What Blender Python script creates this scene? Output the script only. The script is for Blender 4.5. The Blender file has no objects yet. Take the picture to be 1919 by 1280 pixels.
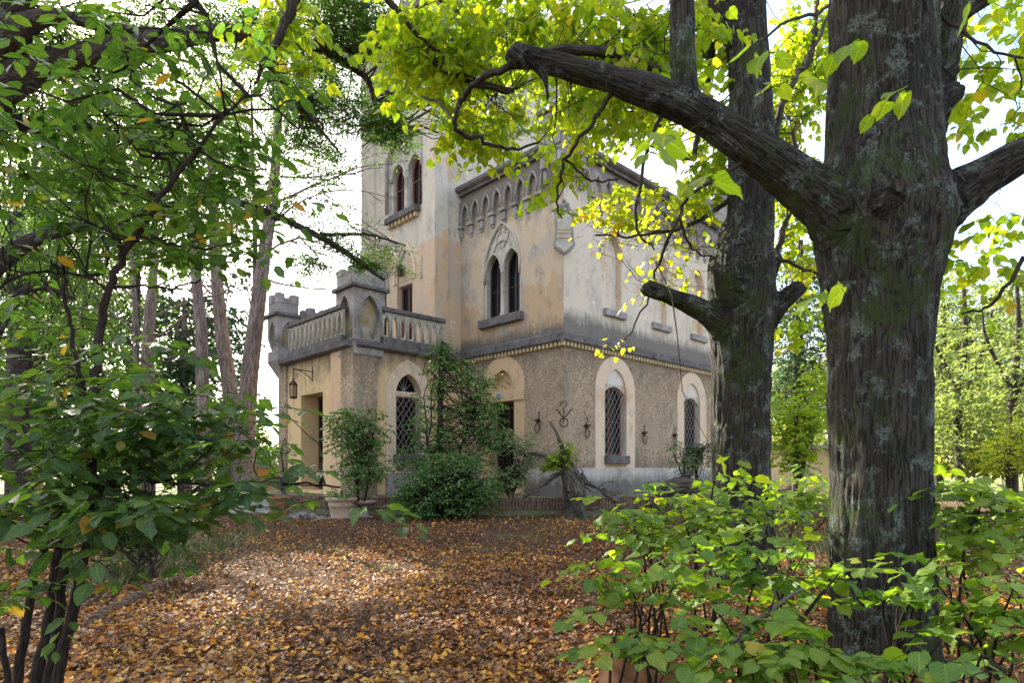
import bpy, bmesh, math, random
import numpy as np
from mathutils import Vector, Matrix
from mathutils.geometry import tessellate_polygon

random.seed(11)
rng = np.random.default_rng(11)
R = math.radians
S = bpy.context.scene
COL = S.collection

# ------------------------------------------------------------------ camera, sky, sun, exposure
F, CX, HY, EYE = 1149.0, 959.5, 875.0, 1.5      # focal length and horizon measured on the photograph (pixels), eye height (m)
cam_d = bpy.data.cameras.new('camera'); cam = bpy.data.objects.new('camera', cam_d); COL.objects.link(cam)
cam_d.sensor_width = 36.0; cam_d.lens = F / 1919.0 * 36.0
cam_d.shift_y = (HY - 640.0) / 1919.0
cam_d.clip_start = 0.05; cam_d.clip_end = 3000
cam.location = (0, 0, EYE); cam.rotation_euler = (R(90), 0, 0)
S.camera = cam

SUN_AZ, SUN_EL = R(-39.0), R(31.0)               # left of the view direction, about thirty degrees up
SUN = np.array([math.sin(SUN_AZ) * math.cos(SUN_EL), math.cos(SUN_AZ) * math.cos(SUN_EL), math.sin(SUN_EL)])
W = bpy.data.worlds.new('World'); S.world = W; W.use_nodes = True
wt = W.node_tree; wt.nodes.clear()
wo = wt.nodes.new('ShaderNodeOutputWorld'); bg = wt.nodes.new('ShaderNodeBackground')
sky = wt.nodes.new('ShaderNodeTexSky'); sky.sky_type = 'NISHITA'; sky.sun_disc = False
sky.sun_elevation = SUN_EL; sky.sun_rotation = SUN_AZ; sky.air_density = 1.0; sky.dust_density = 2.2; sky.ozone_density = 1.0
tc = wt.nodes.new('ShaderNodeTexCoord'); mp = wt.nodes.new('ShaderNodeMapping'); mp.inputs['Scale'].default_value = (1, 1, 2.6)
cn = wt.nodes.new('ShaderNodeTexNoise'); cn.inputs['Scale'].default_value = 2.1; cn.inputs['Detail'].default_value = 9; cn.inputs['Roughness'].default_value = .55
cr = wt.nodes.new('ShaderNodeValToRGB'); cr.color_ramp.elements[0].position = .38; cr.color_ramp.elements[1].position = .66
cm = wt.nodes.new('ShaderNodeMix'); cm.data_type = 'RGBA'
cm.inputs[7].default_value = (3.45, 3.2, 2.95, 1)
wt.links.new(tc.outputs['Generated'], mp.inputs[0]); wt.links.new(mp.outputs[0], cn.inputs['Vector'])
wt.links.new(cn.outputs[0], cr.inputs[0]); wt.links.new(cr.outputs[0], cm.inputs[0])
wt.links.new(sky.outputs[0], cm.inputs[6]); wt.links.new(cm.outputs[2], bg.inputs[0])
bg.inputs[1].default_value = 0.12
wt.links.new(bg.outputs[0], wo.inputs[0])
sd = bpy.data.lights.new('sun', 'SUN'); sun = bpy.data.objects.new('sun', sd); COL.objects.link(sun)
sd.energy = 5.0; sd.angle = R(0.55); sd.color = (1.0, .91, .76)
sun.rotation_euler = Vector(SUN).to_track_quat('Z', 'Y').to_euler(); sun.location = (-20, 20, 30)

S.view_settings.view_transform = 'Standard'; S.view_settings.look = 'None'
S.view_settings.gamma = 1.0; S.view_settings.use_curve_mapping = False
S.view_settings.exposure = 2.35
cy = S.cycles
cy.max_bounces = 8; cy.diffuse_bounces = 4; cy.transmission_bounces = 5; cy.glossy_bounces = 2; cy.transparent_max_bounces = 8
cy.use_denoising = True; cy.sample_clamp_indirect = 6.0; cy.caustics_reflective = False; cy.caustics_refractive = False

def at(px, py, Y): return np.array([(px - CX) / F * Y, Y, EYE - (py - HY) / F * Y])
def vv(*a): return np.array(a, float)

# ------------------------------------------------------------------ numpy noise
_tab = rng.random(4096)
def _h(i, j, k): return _tab[(i * 73856093 ^ j * 19349663 ^ k * 83492791) & 4095]
def noise3(p):
    p = np.asarray(p, float); i = np.floor(p).astype(np.int64); f = p - i; f = f * f * (3 - 2 * f)
    x, y, z = i[..., 0], i[..., 1], i[..., 2]; fx, fy, fz = f[..., 0], f[..., 1], f[..., 2]
    def L(a, b, t): return a + (b - a) * t
    c00 = L(_h(x, y, z), _h(x + 1, y, z), fx); c10 = L(_h(x, y + 1, z), _h(x + 1, y + 1, z), fx)
    c01 = L(_h(x, y, z + 1), _h(x + 1, y, z + 1), fx); c11 = L(_h(x, y + 1, z + 1), _h(x + 1, y + 1, z + 1), fx)
    return L(L(c00, c10, fy), L(c01, c11, fy), fz)
def fbm(p, o=3):
    s = 0; a = .5; q = np.asarray(p, float)
    for _ in range(o): s = s + a * noise3(q); a *= .5; q = q * 2.03 + 7.1
    return s / (1 - .5 ** o)

# ------------------------------------------------------------------ objects
def tag(o, label=None, cat=None, group=None, kind=None):
    if label: o['label'] = label
    if cat: o['category'] = cat
    if group: o['group'] = group
    if kind: o['kind'] = kind
    return o
def link(name, me, m=None, parent=None):
    o = bpy.data.objects.new(name, me); COL.objects.link(o)
    if m is not None and me is not None and not me.materials: me.materials.append(m)
    if parent is not None: o.parent = parent
    return o
def thing(name, label, cat, loc=(0, 0, 0), rz=0, group=None):
    o = bpy.data.objects.new(name, None); COL.objects.link(o); o.location = tuple(loc); o.rotation_euler = (0, 0, rz)
    o.empty_display_size = .3
    return tag(o, label, cat, group)
def npmesh(name, V, Fc, smooth=False, rnd=None, bco=None):
    """V (n,3), Fc list of arrays of equal-length polygons"""
    me = bpy.data.meshes.new(name)
    if not isinstance(Fc, list): Fc = [Fc]
    Fc = [np.asarray(f, np.int32) for f in Fc if len(f)]
    V = np.asarray(V, np.float32)
    me.vertices.add(len(V)); me.vertices.foreach_set('co', V.ravel())
    nl = sum(f.size for f in Fc); nf = sum(len(f) for f in Fc)
    me.loops.add(nl); me.loops.foreach_set('vertex_index', np.concatenate([f.ravel() for f in Fc]))
    me.polygons.add(nf)
    tot = np.concatenate([np.full(len(f), f.shape[1], np.int32) for f in Fc])
    st = np.concatenate([[0], np.cumsum(tot)[:-1]]).astype(np.int32)
    me.polygons.foreach_set('loop_start', st)
    try: me.polygons.foreach_set('loop_total', tot)
    except Exception: pass
    me.polygons.foreach_set('use_smooth', np.full(nf, smooth, bool))
    if rnd is not None:
        a = me.attributes.new('rnd', 'FLOAT', 'FACE'); a.data.foreach_set('value', np.asarray(rnd, np.float32))
    if bco is not None:
        a = me.attributes.new('bco', 'FLOAT_VECTOR', 'POINT'); a.data.foreach_set('vector', np.asarray(bco, np.float32).ravel())
    me.update(calc_edges=True)
    return me
class MB:
    """collects simple solids into one mesh"""
    def __init__(s): s.v = []; s.f = []
    def add(s, V, Fs):
        o = len(s.v); s.v += [tuple(map(float, p)) for p in V]; s.f += [tuple(int(i) + o for i in f) for f in Fs]; return s
    def box(s, a, b, jit=0):
        x0, y0, z0 = a; x1, y1, z1 = b
        V = [(x0, y0, z0), (x1, y0, z0), (x1, y1, z0), (x0, y1, z0), (x0, y0, z1), (x1, y0, z1), (x1, y1, z1), (x0, y1, z1)]
        if jit: V = [tuple(c + random.uniform(-jit, jit) for c in p) for p in V]
        return s.add(V, [(0, 3, 2, 1), (4, 5, 6, 7), (0, 1, 5, 4), (1, 2, 6, 5), (2, 3, 7, 6), (3, 0, 4, 7)])
    def tube(s, pts, rad, n=6, cap=True):
        V, Q, _ = tube_arrays([(np.array(pts, float), np.array(rad if hasattr(rad, '__len__') else [rad] * len(pts), float))], n)
        s.add(V, Q)
        if cap: s.f += [tuple(len(s.v) - len(V) + i for i in range(n))[::-1], tuple(len(s.v) - n + i for i in range(n))]
        return s
    def lathe(s, prof, c=(0, 0), n=16, start=0):
        V = []
        for r, z in prof:
            for k in range(n):
                a = 2 * math.pi * k / n + start; V.append((c[0] + r * math.cos(a), c[1] + r * math.sin(a), z))
        Fs = [(i * n + k, i * n + (k + 1) % n, (i + 1) * n + (k + 1) % n, (i + 1) * n + k) for i in range(len(prof) - 1) for k in range(n)]
        return s.add(V, Fs)
    def build(s, name, m, parent=None, smooth=False, bevel=0, loc=None):
        me = bpy.data.meshes.new(name); me.from_pydata(s.v, [], s.f)
        if smooth:
            for p in me.polygons: p.use_smooth = True
        me.update()
        o = link(name, me, m, parent)
        if loc is not None: o.location = tuple(loc)
        if bevel:
            b = o.modifiers.new('bevel', 'BEVEL'); b.width = bevel; b.segments = 2; b.limit_method = 'ANGLE'
        return o

def catmull(P, Rr, k):
    P = np.asarray(P, float); Rr = np.asarray(Rr, float); n = len(P)
    if n < 3:
        t = np.linspace(0, 1, k * (n - 1) + 1)
        return P[0] + (P[-1] - P[0]) * t[:, None], Rr[0] + (Rr[-1] - Rr[0]) * t
    Q = np.vstack([2 * P[0] - P[1], P, 2 * P[-1] - P[-2]]); out = []; ro = []
    for i in range(n - 1):
        a, b, c, d = Q[i], Q[i + 1], Q[i + 2], Q[i + 3]
        for j in range(k):
            t = j / k
            out.append(.5 * ((2 * b) + (-a + c) * t + (2 * a - 5 * b + 4 * c - d) * t * t + (-a + 3 * b - 3 * c + d) * t ** 3))
            ro.append(Rr[i] + (Rr[i + 1] - Rr[i]) * t)
    out.append(P[-1]); ro.append(Rr[-1])
    return np.array(out), np.array(ro)
def frames(P):
    T = np.gradient(P, axis=0); T /= np.linalg.norm(T, axis=1)[:, None] + 1e-9
    up = vv(0, 0, 1) if abs(T[0][2]) < .9 else vv(1, 0, 0)
    a = np.cross(T[0], up); a /= np.linalg.norm(a); A = []
    for t in T:
        a = a - t * a.dot(t); a /= np.linalg.norm(a) + 1e-9; A.append(a)
    A = np.array(A); return T, A, np.cross(T, A)
def tube_arrays(tubes, n=6):
    V = []; Q = []; B = []; o = 0
    th = np.linspace(0, 2 * np.pi, n, endpoint=False)
    for P, r in tubes:
        T, A, Bn = frames(P); m = len(P)
        ring = P[:, None] + r[:, None, None] * (np.cos(th)[None, :, None] * A[:, None] + np.sin(th)[None, :, None] * Bn[:, None])
        V.append(ring.reshape(-1, 3))
        s = np.concatenate([[0], np.cumsum(np.linalg.norm(np.diff(P, axis=0), axis=1))])
        b = np.stack([r[:, None] * np.cos(th), r[:, None] * np.sin(th), np.repeat(s[:, None], n, 1)], -1); B.append(b.reshape(-1, 3))
        i = np.arange(m - 1)[:, None] * n; k = np.arange(n)[None]
        Q.append((np.stack([i + k, i + (k + 1) % n, i + n + (k + 1) % n, i + n + k], -1)).reshape(-1, 4) + o)
        o += m * n
    return np.vstack(V), np.vstack(Q), np.vstack(B)
def tubes_obj(name, tubes, m, parent=None, n=6):
    V, Q, B = tube_arrays(tubes, n)
    return link(name, npmesh(name, V, Q, True, bco=B), m, parent)
def pxbranch(pts, k=5):
    """pts: (px, py, depth, width in px) -> smoothed world tube"""
    P = [at(p[0], p[1], p[2]) for p in pts]; r = [p[3] * .5 / F * p[2] for p in pts]
    return catmull(P, r, k)

# ------------------------------------------------------------------ materials
class NT:
    def __init__(s, name):
        s.m = bpy.data.materials.new(name); s.m.use_nodes = True; s.t = s.m.node_tree; s.t.nodes.clear()
        s.out = s.t.nodes.new('ShaderNodeOutputMaterial'); s.p = s.n('ShaderNodeBsdfPrincipled'); s.l(s.p.outputs[0], s.out.inputs[0])
        s.oc = s.n('ShaderNodeTexCoord').outputs['Object']
    def n(s, t): return s.t.nodes.new(t)
    def l(s, a, b): s.t.links.new(a, b)
    def s_(s, sock, v):
        if isinstance(v, bpy.types.NodeSocket): s.l(v, sock)
        elif isinstance(v, (tuple, list)) and len(v) == 3 and sock.type == 'RGBA': sock.default_value = (*v, 1)
        else: sock.default_value = v
    def map(s, co, sc=(1, 1, 1), loc=(0, 0, 0), rot=(0, 0, 0)):
        q = s.n('ShaderNodeMapping'); s.l(co, q.inputs[0]); q.inputs['Scale'].default_value = sc; q.inputs['Location'].default_value = loc; q.inputs['Rotation'].default_value = rot
        return q.outputs[0]
    def noise(s, co, sc, det=4, ro=.55, dist=0):
        q = s.n('ShaderNodeTexNoise'); s.l(co, q.inputs['Vector']); q.inputs['Scale'].default_value = sc; q.inputs['Detail'].default_value = det
        q.inputs['Roughness'].default_value = ro; q.inputs['Distortion'].default_value = dist; return q.outputs[0]
    def vor(s, co, sc, feat='F1', out=0):
        q = s.n('ShaderNodeTexVoronoi'); s.l(co, q.inputs['Vector']); q.inputs['Scale'].default_value = sc; q.feature = feat; return q.outputs[out]
    def ramp(s, fac, stops, interp='LINEAR'):
        q = s.n('ShaderNodeValToRGB'); s.l(fac, q.inputs[0]); c = q.color_ramp; c.interpolation = interp
        while len(c.elements) < len(stops): c.elements.new(.5)
        for e, (p, v) in zip(c.elements, stops):
            e.position = p; e.color = (v, v, v, 1) if not isinstance(v, (tuple, list)) else (*v, 1)
        return q.outputs[0]
    def mix(s, fac, a, b, mode='MIX'):
        q = s.n('ShaderNodeMix'); q.data_type = 'RGBA'; q.blend_type = mode
        s.s_(q.inputs[0], fac); s.s_(q.inputs[6], a); s.s_(q.inputs[7], b); return q.outputs[2]
    def math(s, op, a, b=0.0, clamp=False):
        q = s.n('ShaderNodeMath'); q.operation = op; q.use_clamp = clamp; s.s_(q.inputs[0], a); s.s_(q.inputs[1], b); return q.outputs[0]
    def z(s, co, i=2):
        q = s.n('ShaderNodeSeparateXYZ'); s.l(co, q.inputs[0]); return q.outputs[i]
    def attr(s, name, out='Fac'):
        q = s.n('ShaderNodeAttribute'); q.attribute_name = name; return q.outputs[out]
    def bump(s, h, st=.5, d=.02, prev=None):
        q = s.n('ShaderNodeBump'); q.inputs['Strength'].default_value = st; q.inputs['Distance'].default_value = d; s.l(h, q.inputs['Height'])
        if prev is not None: s.l(prev, q.inputs['Normal'])
        return q.outputs[0]
    def fin(s, col, rough=.8, normal=None, spec=.35, metal=0):
        s.s_(s.p.inputs['Base Color'], col); s.s_(s.p.inputs['Roughness'], rough); s.p.inputs['Specular IOR Level'].default_value = spec
        s.p.inputs['Metallic'].default_value = metal
        if normal is not None: s.l(normal, s.p.inputs['Normal'])
        return s.m

def leaf_mat(name, stops, trans=(1.9, 1.7, .55), tr=.5, rough=.45, spec=.4):
    t = NT(name); f = t.attr('rnd')
    nz = t.noise(t.oc, 55, 2)
    f2 = t.math('ADD', f, t.math('MULTIPLY', t.math('SUBTRACT', nz, .5), .12))
    c = t.ramp(f2, stops)
    lc = t.attr('bco', 'Vector'); lx = t.z(lc, 0); ly = t.math('ABSOLUTE', t.z(lc, 1))
    fr = t.math('FRACT', t.math('SUBTRACT', t.math('MULTIPLY', lx, 6.0), t.math('MULTIPLY', ly, 4.5)))
    vein = t.math('MAXIMUM', t.ramp(t.math('ABSOLUTE', t.math('SUBTRACT', fr, .5)), [(.0, .8), (.10, 0)]), t.ramp(ly, [(.0, 1), (.035, 0)]))
    blot = t.noise(t.oc, 24, 4, .65)
    c = t.mix(t.math('MULTIPLY', vein, .38), c, tuple(min(1, x * 1.9 + .03) for x in stops[len(stops) // 2][1]))
    c = t.mix(t.ramp(blot, [(.30, .45), (.5, 0)]), c, tuple(x * .55 for x in stops[0][1]))
    c = t.mix(t.ramp(t.noise(t.map(t.oc, (1, 1, 1), (7, 3, 1)), 30, 3, .6), [(.70, 0), (.73, .8)]), c, (.16, .09, .03))
    t.fin(c, rough, t.bump(t.math('ADD', t.math('MULTIPLY', vein, -.6), blot), .35, .004), spec)
    tl = t.n('ShaderNodeBsdfTranslucent'); t.l(t.mix(1.0, c, trans, 'MULTIPLY'), tl.inputs[0])
    mx = t.n('ShaderNodeMixShader'); mx.inputs[0].default_value = tr
    t.l(t.p.outputs[0], mx.inputs[1]); t.l(tl.outputs[0], mx.inputs[2]); t.l(mx.outputs[0], t.out.inputs[0])
    return t.m
LINDEN = leaf_mat('linden_leaf', [(0, (.07, .15, .02)), (.35, (.13, .25, .025)), (.65, (.22, .32, .03)), (.86, (.40, .40, .04)), (.94, (.5, .36, .06)), (1, (.42, .17, .04))], (2.0, 1.9, .5), .6)
SUCKER = leaf_mat('sucker_leaf', [(0, (.05, .13, .03)), (.4, (.10, .21, .035)), (.8, (.19, .29, .035)), (.92, (.42, .38, .05)), (1, (.45, .24, .05))], (1.9, 1.8, .5), .5)
SHRUB = leaf_mat('shrub_leaf', [(0, (.03, .07, .03)), (.5, (.055, .12, .04)), (.86, (.11, .18, .04)), (.93, (.34, .19, .04)), (1, (.42, .17, .03))], (2.0, 2.1, .6), .48, .38)
OAK = leaf_mat('oak_leaf', [(0, (.03, .07, .025)), (.6, (.06, .13, .035)), (.93, (.12, .21, .04)), (1, (.33, .2, .05))], (1.8, 1.9, .6), .45)
GLOSSY = leaf_mat('glossy_leaf', [(0, (.03, .075, .025)), (.5, (.075, .165, .05)), (1, (.22, .33, .09))], (1.6, 1.8, .5), .35, .42, .4)
FARL = leaf_mat('far_leaf', [(0, (.06, .11, .045)), (.5, (.15, .21, .075)), (.8, (.24, .29, .10)), (1, (.38, .35, .13))], (1.5, 1.5, .8), .5)
CONIF = leaf_mat('conifer_leaf', [(0, (.025, .06, .035)), (.6, (.05, .095, .05)), (1, (.10, .15, .08))], (1.5, 1.6, .8), .35)
VARI = leaf_mat('variegated_leaf', [(0, (.08, .15, .05)), (.5, (.2, .27, .12)), (1, (.45, .48, .32))], (1.4, 1.5, .8), .4)
GRASSM = leaf_mat('dull_grass', [(0, (.04, .06, .02)), (.5, (.10, .13, .05)), (1, (.26, .22, .11))], (1.3, 1.3, .7), .3)
LITTER = leaf_mat('fallen_leaf', [(0, (.05, .026, .02)), (.25, (.10, .052, .038)), (.45, (.21, .11, .065)), (.63, (.38, .17, .05)), (.79, (.57, .25, .03)), (.90, (.66, .42, .06)), (.975, (.5, .36, .16)), (1, (.36, .28, .22))], (1.3, .9, .5), .15, .6, .3)

def bark_mat(name, dark, light, lichen=(.22, .27, .23), moss=(.07, .10, .015), k=18, lich=.58, mossy=.62, ridge=.02):
    t = NT(name); co = t.attr('bco', 'Vector')
    w0 = t.noise(t.map(co, (1, 1, .4)), 5, 4, .6)
    w = t.n('ShaderNodeVectorMath'); w.operation = 'ADD'; t.l(t.map(co, (k, k, k * .085)), w.inputs[0])
    cmb = t.n('ShaderNodeCombineXYZ'); dd = t.math('MULTIPLY', w0, 1.6); t.l(dd, cmb.inputs[0]); t.l(dd, cmb.inputs[1]); t.l(cmb.outputs[0], w.inputs[1])
    n1 = t.noise(w.outputs[0], 1.0, 4, .55); v = t.math('ABSOLUTE', t.math('SUBTRACT', t.math('MULTIPLY', n1, 2.0), 1.0))
    cross = t.noise(t.map(co, (k * .8, k * .8, k * .8)), 1.0, 5, .7); fine = t.noise(co, k * 7.0, 5, .7)
    h = t.math('ADD', t.math('MINIMUM', t.math('MULTIPLY', v, 3.0), .9), t.math('ADD', t.math('MULTIPLY', fine, .55), t.math('MULTIPLY', cross, .6)))
    c = t.mix(t.ramp(h, [(.6, 0), (1.35, 1)]), dark, light)
    c = t.mix(t.ramp(t.noise(t.map(co, (1, 1, .5)), 3.2, 5, .65), [(.38, .45), (.6, 0)]), c, tuple(x * .9 for x in dark))
    ln = t.math('MULTIPLY', t.ramp(t.noise(co, 5, 8, .75), [(lich, 0), (lich + .06, 1)]), t.ramp(t.noise(co, 48, 4, .7), [(.40, .1), (.58, 1)]))
    c = t.mix(t.math('MULTIPLY', ln, .8), c, lichen)
    c = t.mix(t.math('MULTIPLY', t.ramp(t.noise(t.oc, 1.8, 8, .75), [(mossy, 0), (mossy + .05, 1)]), t.ramp(t.noise(co, 38, 5, .75), [(.42, .15), (.56, .95)])), c, moss)
    b = t.bump(h, 1.0, ridge)
    return t.fin(c, .9, b, .25)
BARK = bark_mat('linden_bark', (.008, .007, .006), (.072, .066, .055), (.19, .24, .21), (.045, .07, .012), k=30, lich=.53, mossy=.53)
BARKD = bark_mat('branch_bark', (.015, .012, .010), (.085, .07, .055), (.2, .27, .24), k=40, lich=.56, ridge=.006)
BARKS = bark_mat('shrub_bark', (.012, .009, .007), (.05, .035, .028), k=60, lich=.7, mossy=.8, ridge=.003)
BARKP = bark_mat('pine_bark', (.10, .075, .065), (.36, .29, .26), (.4, .36, .33), k=14, lich=.6, mossy=.9)
BARKG = bark_mat('stump_bark', (.03, .025, .02), (.2, .18, .15), k=20, lich=.6, mossy=.56, ridge=.03)
# ------------------------------------------------------------------ villa: frame of reference
TH = math.atan2(.695, .719); CT, ST = math.cos(TH), math.sin(TH)
C0 = (1.52, 18.0)
def pr(px, py, v0=0.0):
    """photo pixel -> (u, z) on a wall facing right-front, at v = v0"""
    k = (px - CX) / F; u = (k * (C0[1] + v0 * CT) - (C0[0] - v0 * ST)) / (CT - k * ST)
    Y = C0[1] + u * ST + v0 * CT; return u, EYE - (py - HY) / F * Y
def pl(px, py, u0=0.0):
    """photo pixel -> (v, z) on a wall facing left-front, at u = u0"""
    k = (px - CX) / F; v = (C0[0] + u0 * CT - k * (C0[1] + u0 * ST)) / (ST + k * CT)
    Y = C0[1] + u0 * ST + v * CT; return v, EYE - (py - HY) / F * Y
class Face:
    def __init__(s, kind, o): s.k = kind; s.o = o
    def p(s, a, z, out=0.0): return (a, s.o - out, z) if s.k == 'R' else (s.o - out, a, z)
    def px(s, x, y): return pr(x, y, s.o) if s.k == 'R' else pl(x, y, s.o)
def arch(c, w, z0, zs, zt, n=7):
    h = w / 2; r = zt - zs; Rr = (h * h + r * r) / (2 * h)
    L = []
    for i in range(n + 1):
        cxx = c - h + Rr; a1 = math.pi - math.acos(max(-1, min(1, (Rr - h) / Rr))) if Rr > h else math.pi / 2
        a = math.pi + (a1 - math.pi) * i / n
        L.append((cxx + Rr * math.cos(a), zs + Rr * math.sin(a)))
    L[-1] = (c, zt)
    Rt = [(2 * c - x, z) for x, z in L[:-1]][::-1]
    return [(c - h, z0)] + L + Rt + [(c + h, z0)]
def rect(a0, a1, z0, z1): return [(a0, z0), (a0, z1), (a1, z1), (a1, z0)]
def prism(mb, face, outer, holes, o0, o1, back=False, outer_side=True):
    loops = [outer] + holes
    tri = tessellate_polygon([[Vector((x, z, 0)) for x, z in l] for l in loops])
    flat = [q for l in loops for q in l]; n = len(flat)
    V = [face.p(x, z, o1) for x, z in flat] + [face.p(x, z, o0) for x, z in flat]
    Fs = []
    for t in tri:
        a, b, c = t
        ar = (flat[b][0] - flat[a][0]) * (flat[c][1] - flat[a][1]) - (flat[c][0] - flat[a][0]) * (flat[b][1] - flat[a][1])
        t = (a, b, c) if ar > 0 else (a, c, b)
        if face.k == 'L': t = t[::-1]
        Fs.append(t)
        if back: Fs.append(tuple(i + n for i in t[::-1]))
    i0 = 0
    for li, l in enumerate(loops):
        m = len(l)
        if li or outer_side:
            for i in range(m):
                a, b = i0 + i, i0 + (i + 1) % m
                Fs.append((a, b, b + n, a + n))
        i0 += m
    return mb.add(V, Fs)
def sbox(mb, face, a0, a1, z0, z1, o0, o1):
    A = face.p(a0, z0, o0); B = face.p(a1, z1, o1)
    lo = tuple(min(x, y) for x, y in zip(A, B)); hi = tuple(max(x, y) for x, y in zip(A, B))
    return mb.box(lo, hi)

# ---- villa materials
def plaster(name, base, patch, grey, stain_z=None, top_z=None, pa=.56, ga=.5, scale=.7, zone=None):
    t = NT(name); oc = t.oc
    big = t.noise(oc, scale, 6, .6); mid = t.noise(t.map(oc, (1, 1, .45), (5, 3, 1)), 1.6, 7, .65); fine = t.noise(oc, 22, 4, .6)
    c = t.mix(t.ramp(fine, [(.3, 0), (.75, 1)]), tuple(x * .86 for x in base), tuple(min(1, x * 1.07) for x in base))
    edge = t.ramp(big, [(pa, 0), (pa + .012, 1)])
    if zone:      # an older ochre coat survives below this height
        zn = t.ramp(t.math('ADD', t.math('DIVIDE', t.math('SUBTRACT', t.z(oc), zone[0]), 2.0), t.math('MULTIPLY', t.math('SUBTRACT', t.noise(oc, .9, 6, .62), .5), 2.2)), [(.46, 1), (.50, 0)])
        c = t.mix(t.math('MULTIPLY', zn, .6), c, zone[1])
    c = t.mix(t.math('MULTIPLY', edge, .85), c, patch)
    c = t.mix(t.math('MULTIPLY', t.ramp(mid, [(ga, 0), (ga + .13, 1)]), .65), c, grey)
    mott = t.noise(t.map(oc, (1, 1, .7), (1, 8, 3)), 3.1, 9, .72)
    c = t.mix(t.math('MULTIPLY', t.ramp(mott, [(.36, 1), (.47, 0)]), .4), c, tuple(x * .5 for x in grey))
    chip = t.ramp(t.noise(t.map(oc, (1, 1, 1), (9, 2, 4)), 2.6, 7, .62), [(.66, 0), (.668, 1)])
    c = t.mix(t.math('MULTIPLY', chip, .7), c, tuple(min(1, x * 1.25) for x in base))
    # runs of dirt: thin vertical streaks, strongest under ledges
    st = t.noise(t.map(oc, (1, 1, .05)), 7, 6, .7)
    for zz, sgn, ln in ([(stain_z, 1, .55)] if stain_z is not None else []) + ([(top_z, -1, 1.5)] if top_z is not None else []):
        d = t.math('MULTIPLY', t.math('SUBTRACT', t.z(oc), zz), sgn)
        d = t.math('ADD', d, t.math('MULTIPLY', t.math('SUBTRACT', t.noise(oc, 2.2, 6, .7), .5), 1.3 * ln))
        d = t.math('ADD', d, t.math('MULTIPLY', t.math('SUBTRACT', st, .5), -1.2 * ln))
        c = t.mix(t.math('MULTIPLY', t.ramp(t.math('DIVIDE', d, ln), [(.0, 1), (.7, 0)]), .82), c, (.10, .098, .095))
    h = t.math('ADD', t.math('MULTIPLY', fine, .3), t.math('ADD', t.math('MULTIPLY', edge, .5), t.math('MULTIPLY', chip, .5)))
    return t.fin(c, .92, t.bump(h, .45, .01, t.bump(mott, .25, .04)), .15)
PL_UP = plaster('cream_plaster_shaded_side', (.58, .47, .34), (.46, .42, .37), (.33, .295, .27), 5.6, 10.2, .56, .49, .7, (6.2, (.48, .31, .18)))  # left face: its weaker light is put into this darker plaster colour
PL_LIT = plaster('pale_plaster_lit_side', (.66, .59, .49), (.60, .44, .29), (.44, .40, .36), 5.85, 10.6, .59, .51)  # right face: the brighter sky light is put into this paler plaster colour
PL_TOW = plaster('tower_plaster', (.62, .56, .47), (.6, .40, .24), (.43, .41, .39), 5.4, None, .60, .50, .7, (8.2, (.56, .36, .20)))
PL_OCH = plaster('ochre_plaster', (.70, .52, .29), (.64, .42, .25), (.38, .37, .37), None, 5.2, .62, .58)
PL_PEA = plaster('peach_surround', (.70, .56, .42), (.62, .43, .29), (.52, .45, .39), None, None, .6, .6)
PL_PLAIN = plaster('plain_render', (.68, .63, .55), (.6, .45, .32), (.45, .42, .39), None, None)
PL_WHI = plaster('white_plinth', (.54, .52, .48), (.48, .36, .26), (.27, .27, .28), .95, None, .60, .48)
PL_TAN = plaster('jamb_ochre', (.64, .46, .29), (.5, .3, .2), (.40, .33, .28), None, None, .62, .62)
def stucco():
    t = NT('rough_stucco'); v = t.noise(t.oc, 12, 4, .62, 1.2); n = t.noise(t.oc, 40, 5, .7); b = t.noise(t.oc, .9, 5, .6)
    h = t.math('ADD', v, t.math('MULTIPLY', n, .6))
    c = t.mix(t.ramp(h, [(.62, 0), (.95, 1)]), (.26, .185, .12), (.84, .68, .50))
    c = t.mix(t.ramp(b, [(.4, 0), (.66, .6)]), c, (.40, .28, .20)); 
    c = t.mix(t.math('MULTIPLY', t.ramp(t.noise(t.map(t.oc, (1, 1, .3), (3, 3, 3)), 1.3, 6, .7), [(.55, 0), (.68, 1)]), .5), c, (.22, .21, .2))
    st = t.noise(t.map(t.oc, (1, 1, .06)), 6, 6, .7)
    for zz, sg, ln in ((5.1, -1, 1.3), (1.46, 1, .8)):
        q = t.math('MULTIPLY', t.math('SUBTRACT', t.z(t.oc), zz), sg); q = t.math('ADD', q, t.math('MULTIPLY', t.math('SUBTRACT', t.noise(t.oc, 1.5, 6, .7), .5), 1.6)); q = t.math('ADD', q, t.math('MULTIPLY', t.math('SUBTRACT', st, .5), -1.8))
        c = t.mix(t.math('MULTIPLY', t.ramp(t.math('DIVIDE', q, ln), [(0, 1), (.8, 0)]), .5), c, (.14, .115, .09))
    ck = t.vor(t.map(t.oc, (1, 1, .8)), .55, 'DISTANCE_TO_EDGE'); ckd = t.ramp(t.math('ADD', ck, t.math('MULTIPLY', t.math('SUBTRACT', t.noise(t.oc, 5, 5, .7), .5), .12)), [(.0, .3), (.006, 0)])
    c = t.mix(ckd, c, (.1, .08, .07))
    c = t.mix(t.ramp(t.noise(t.oc, .55, 4, .6), [(.35, .35), (.5, 0)]), c, (.62, .49, .38))
    return t.fin(c, .95, t.bump(h, 1.0, .09), .1)
STUC = stucco()
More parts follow.
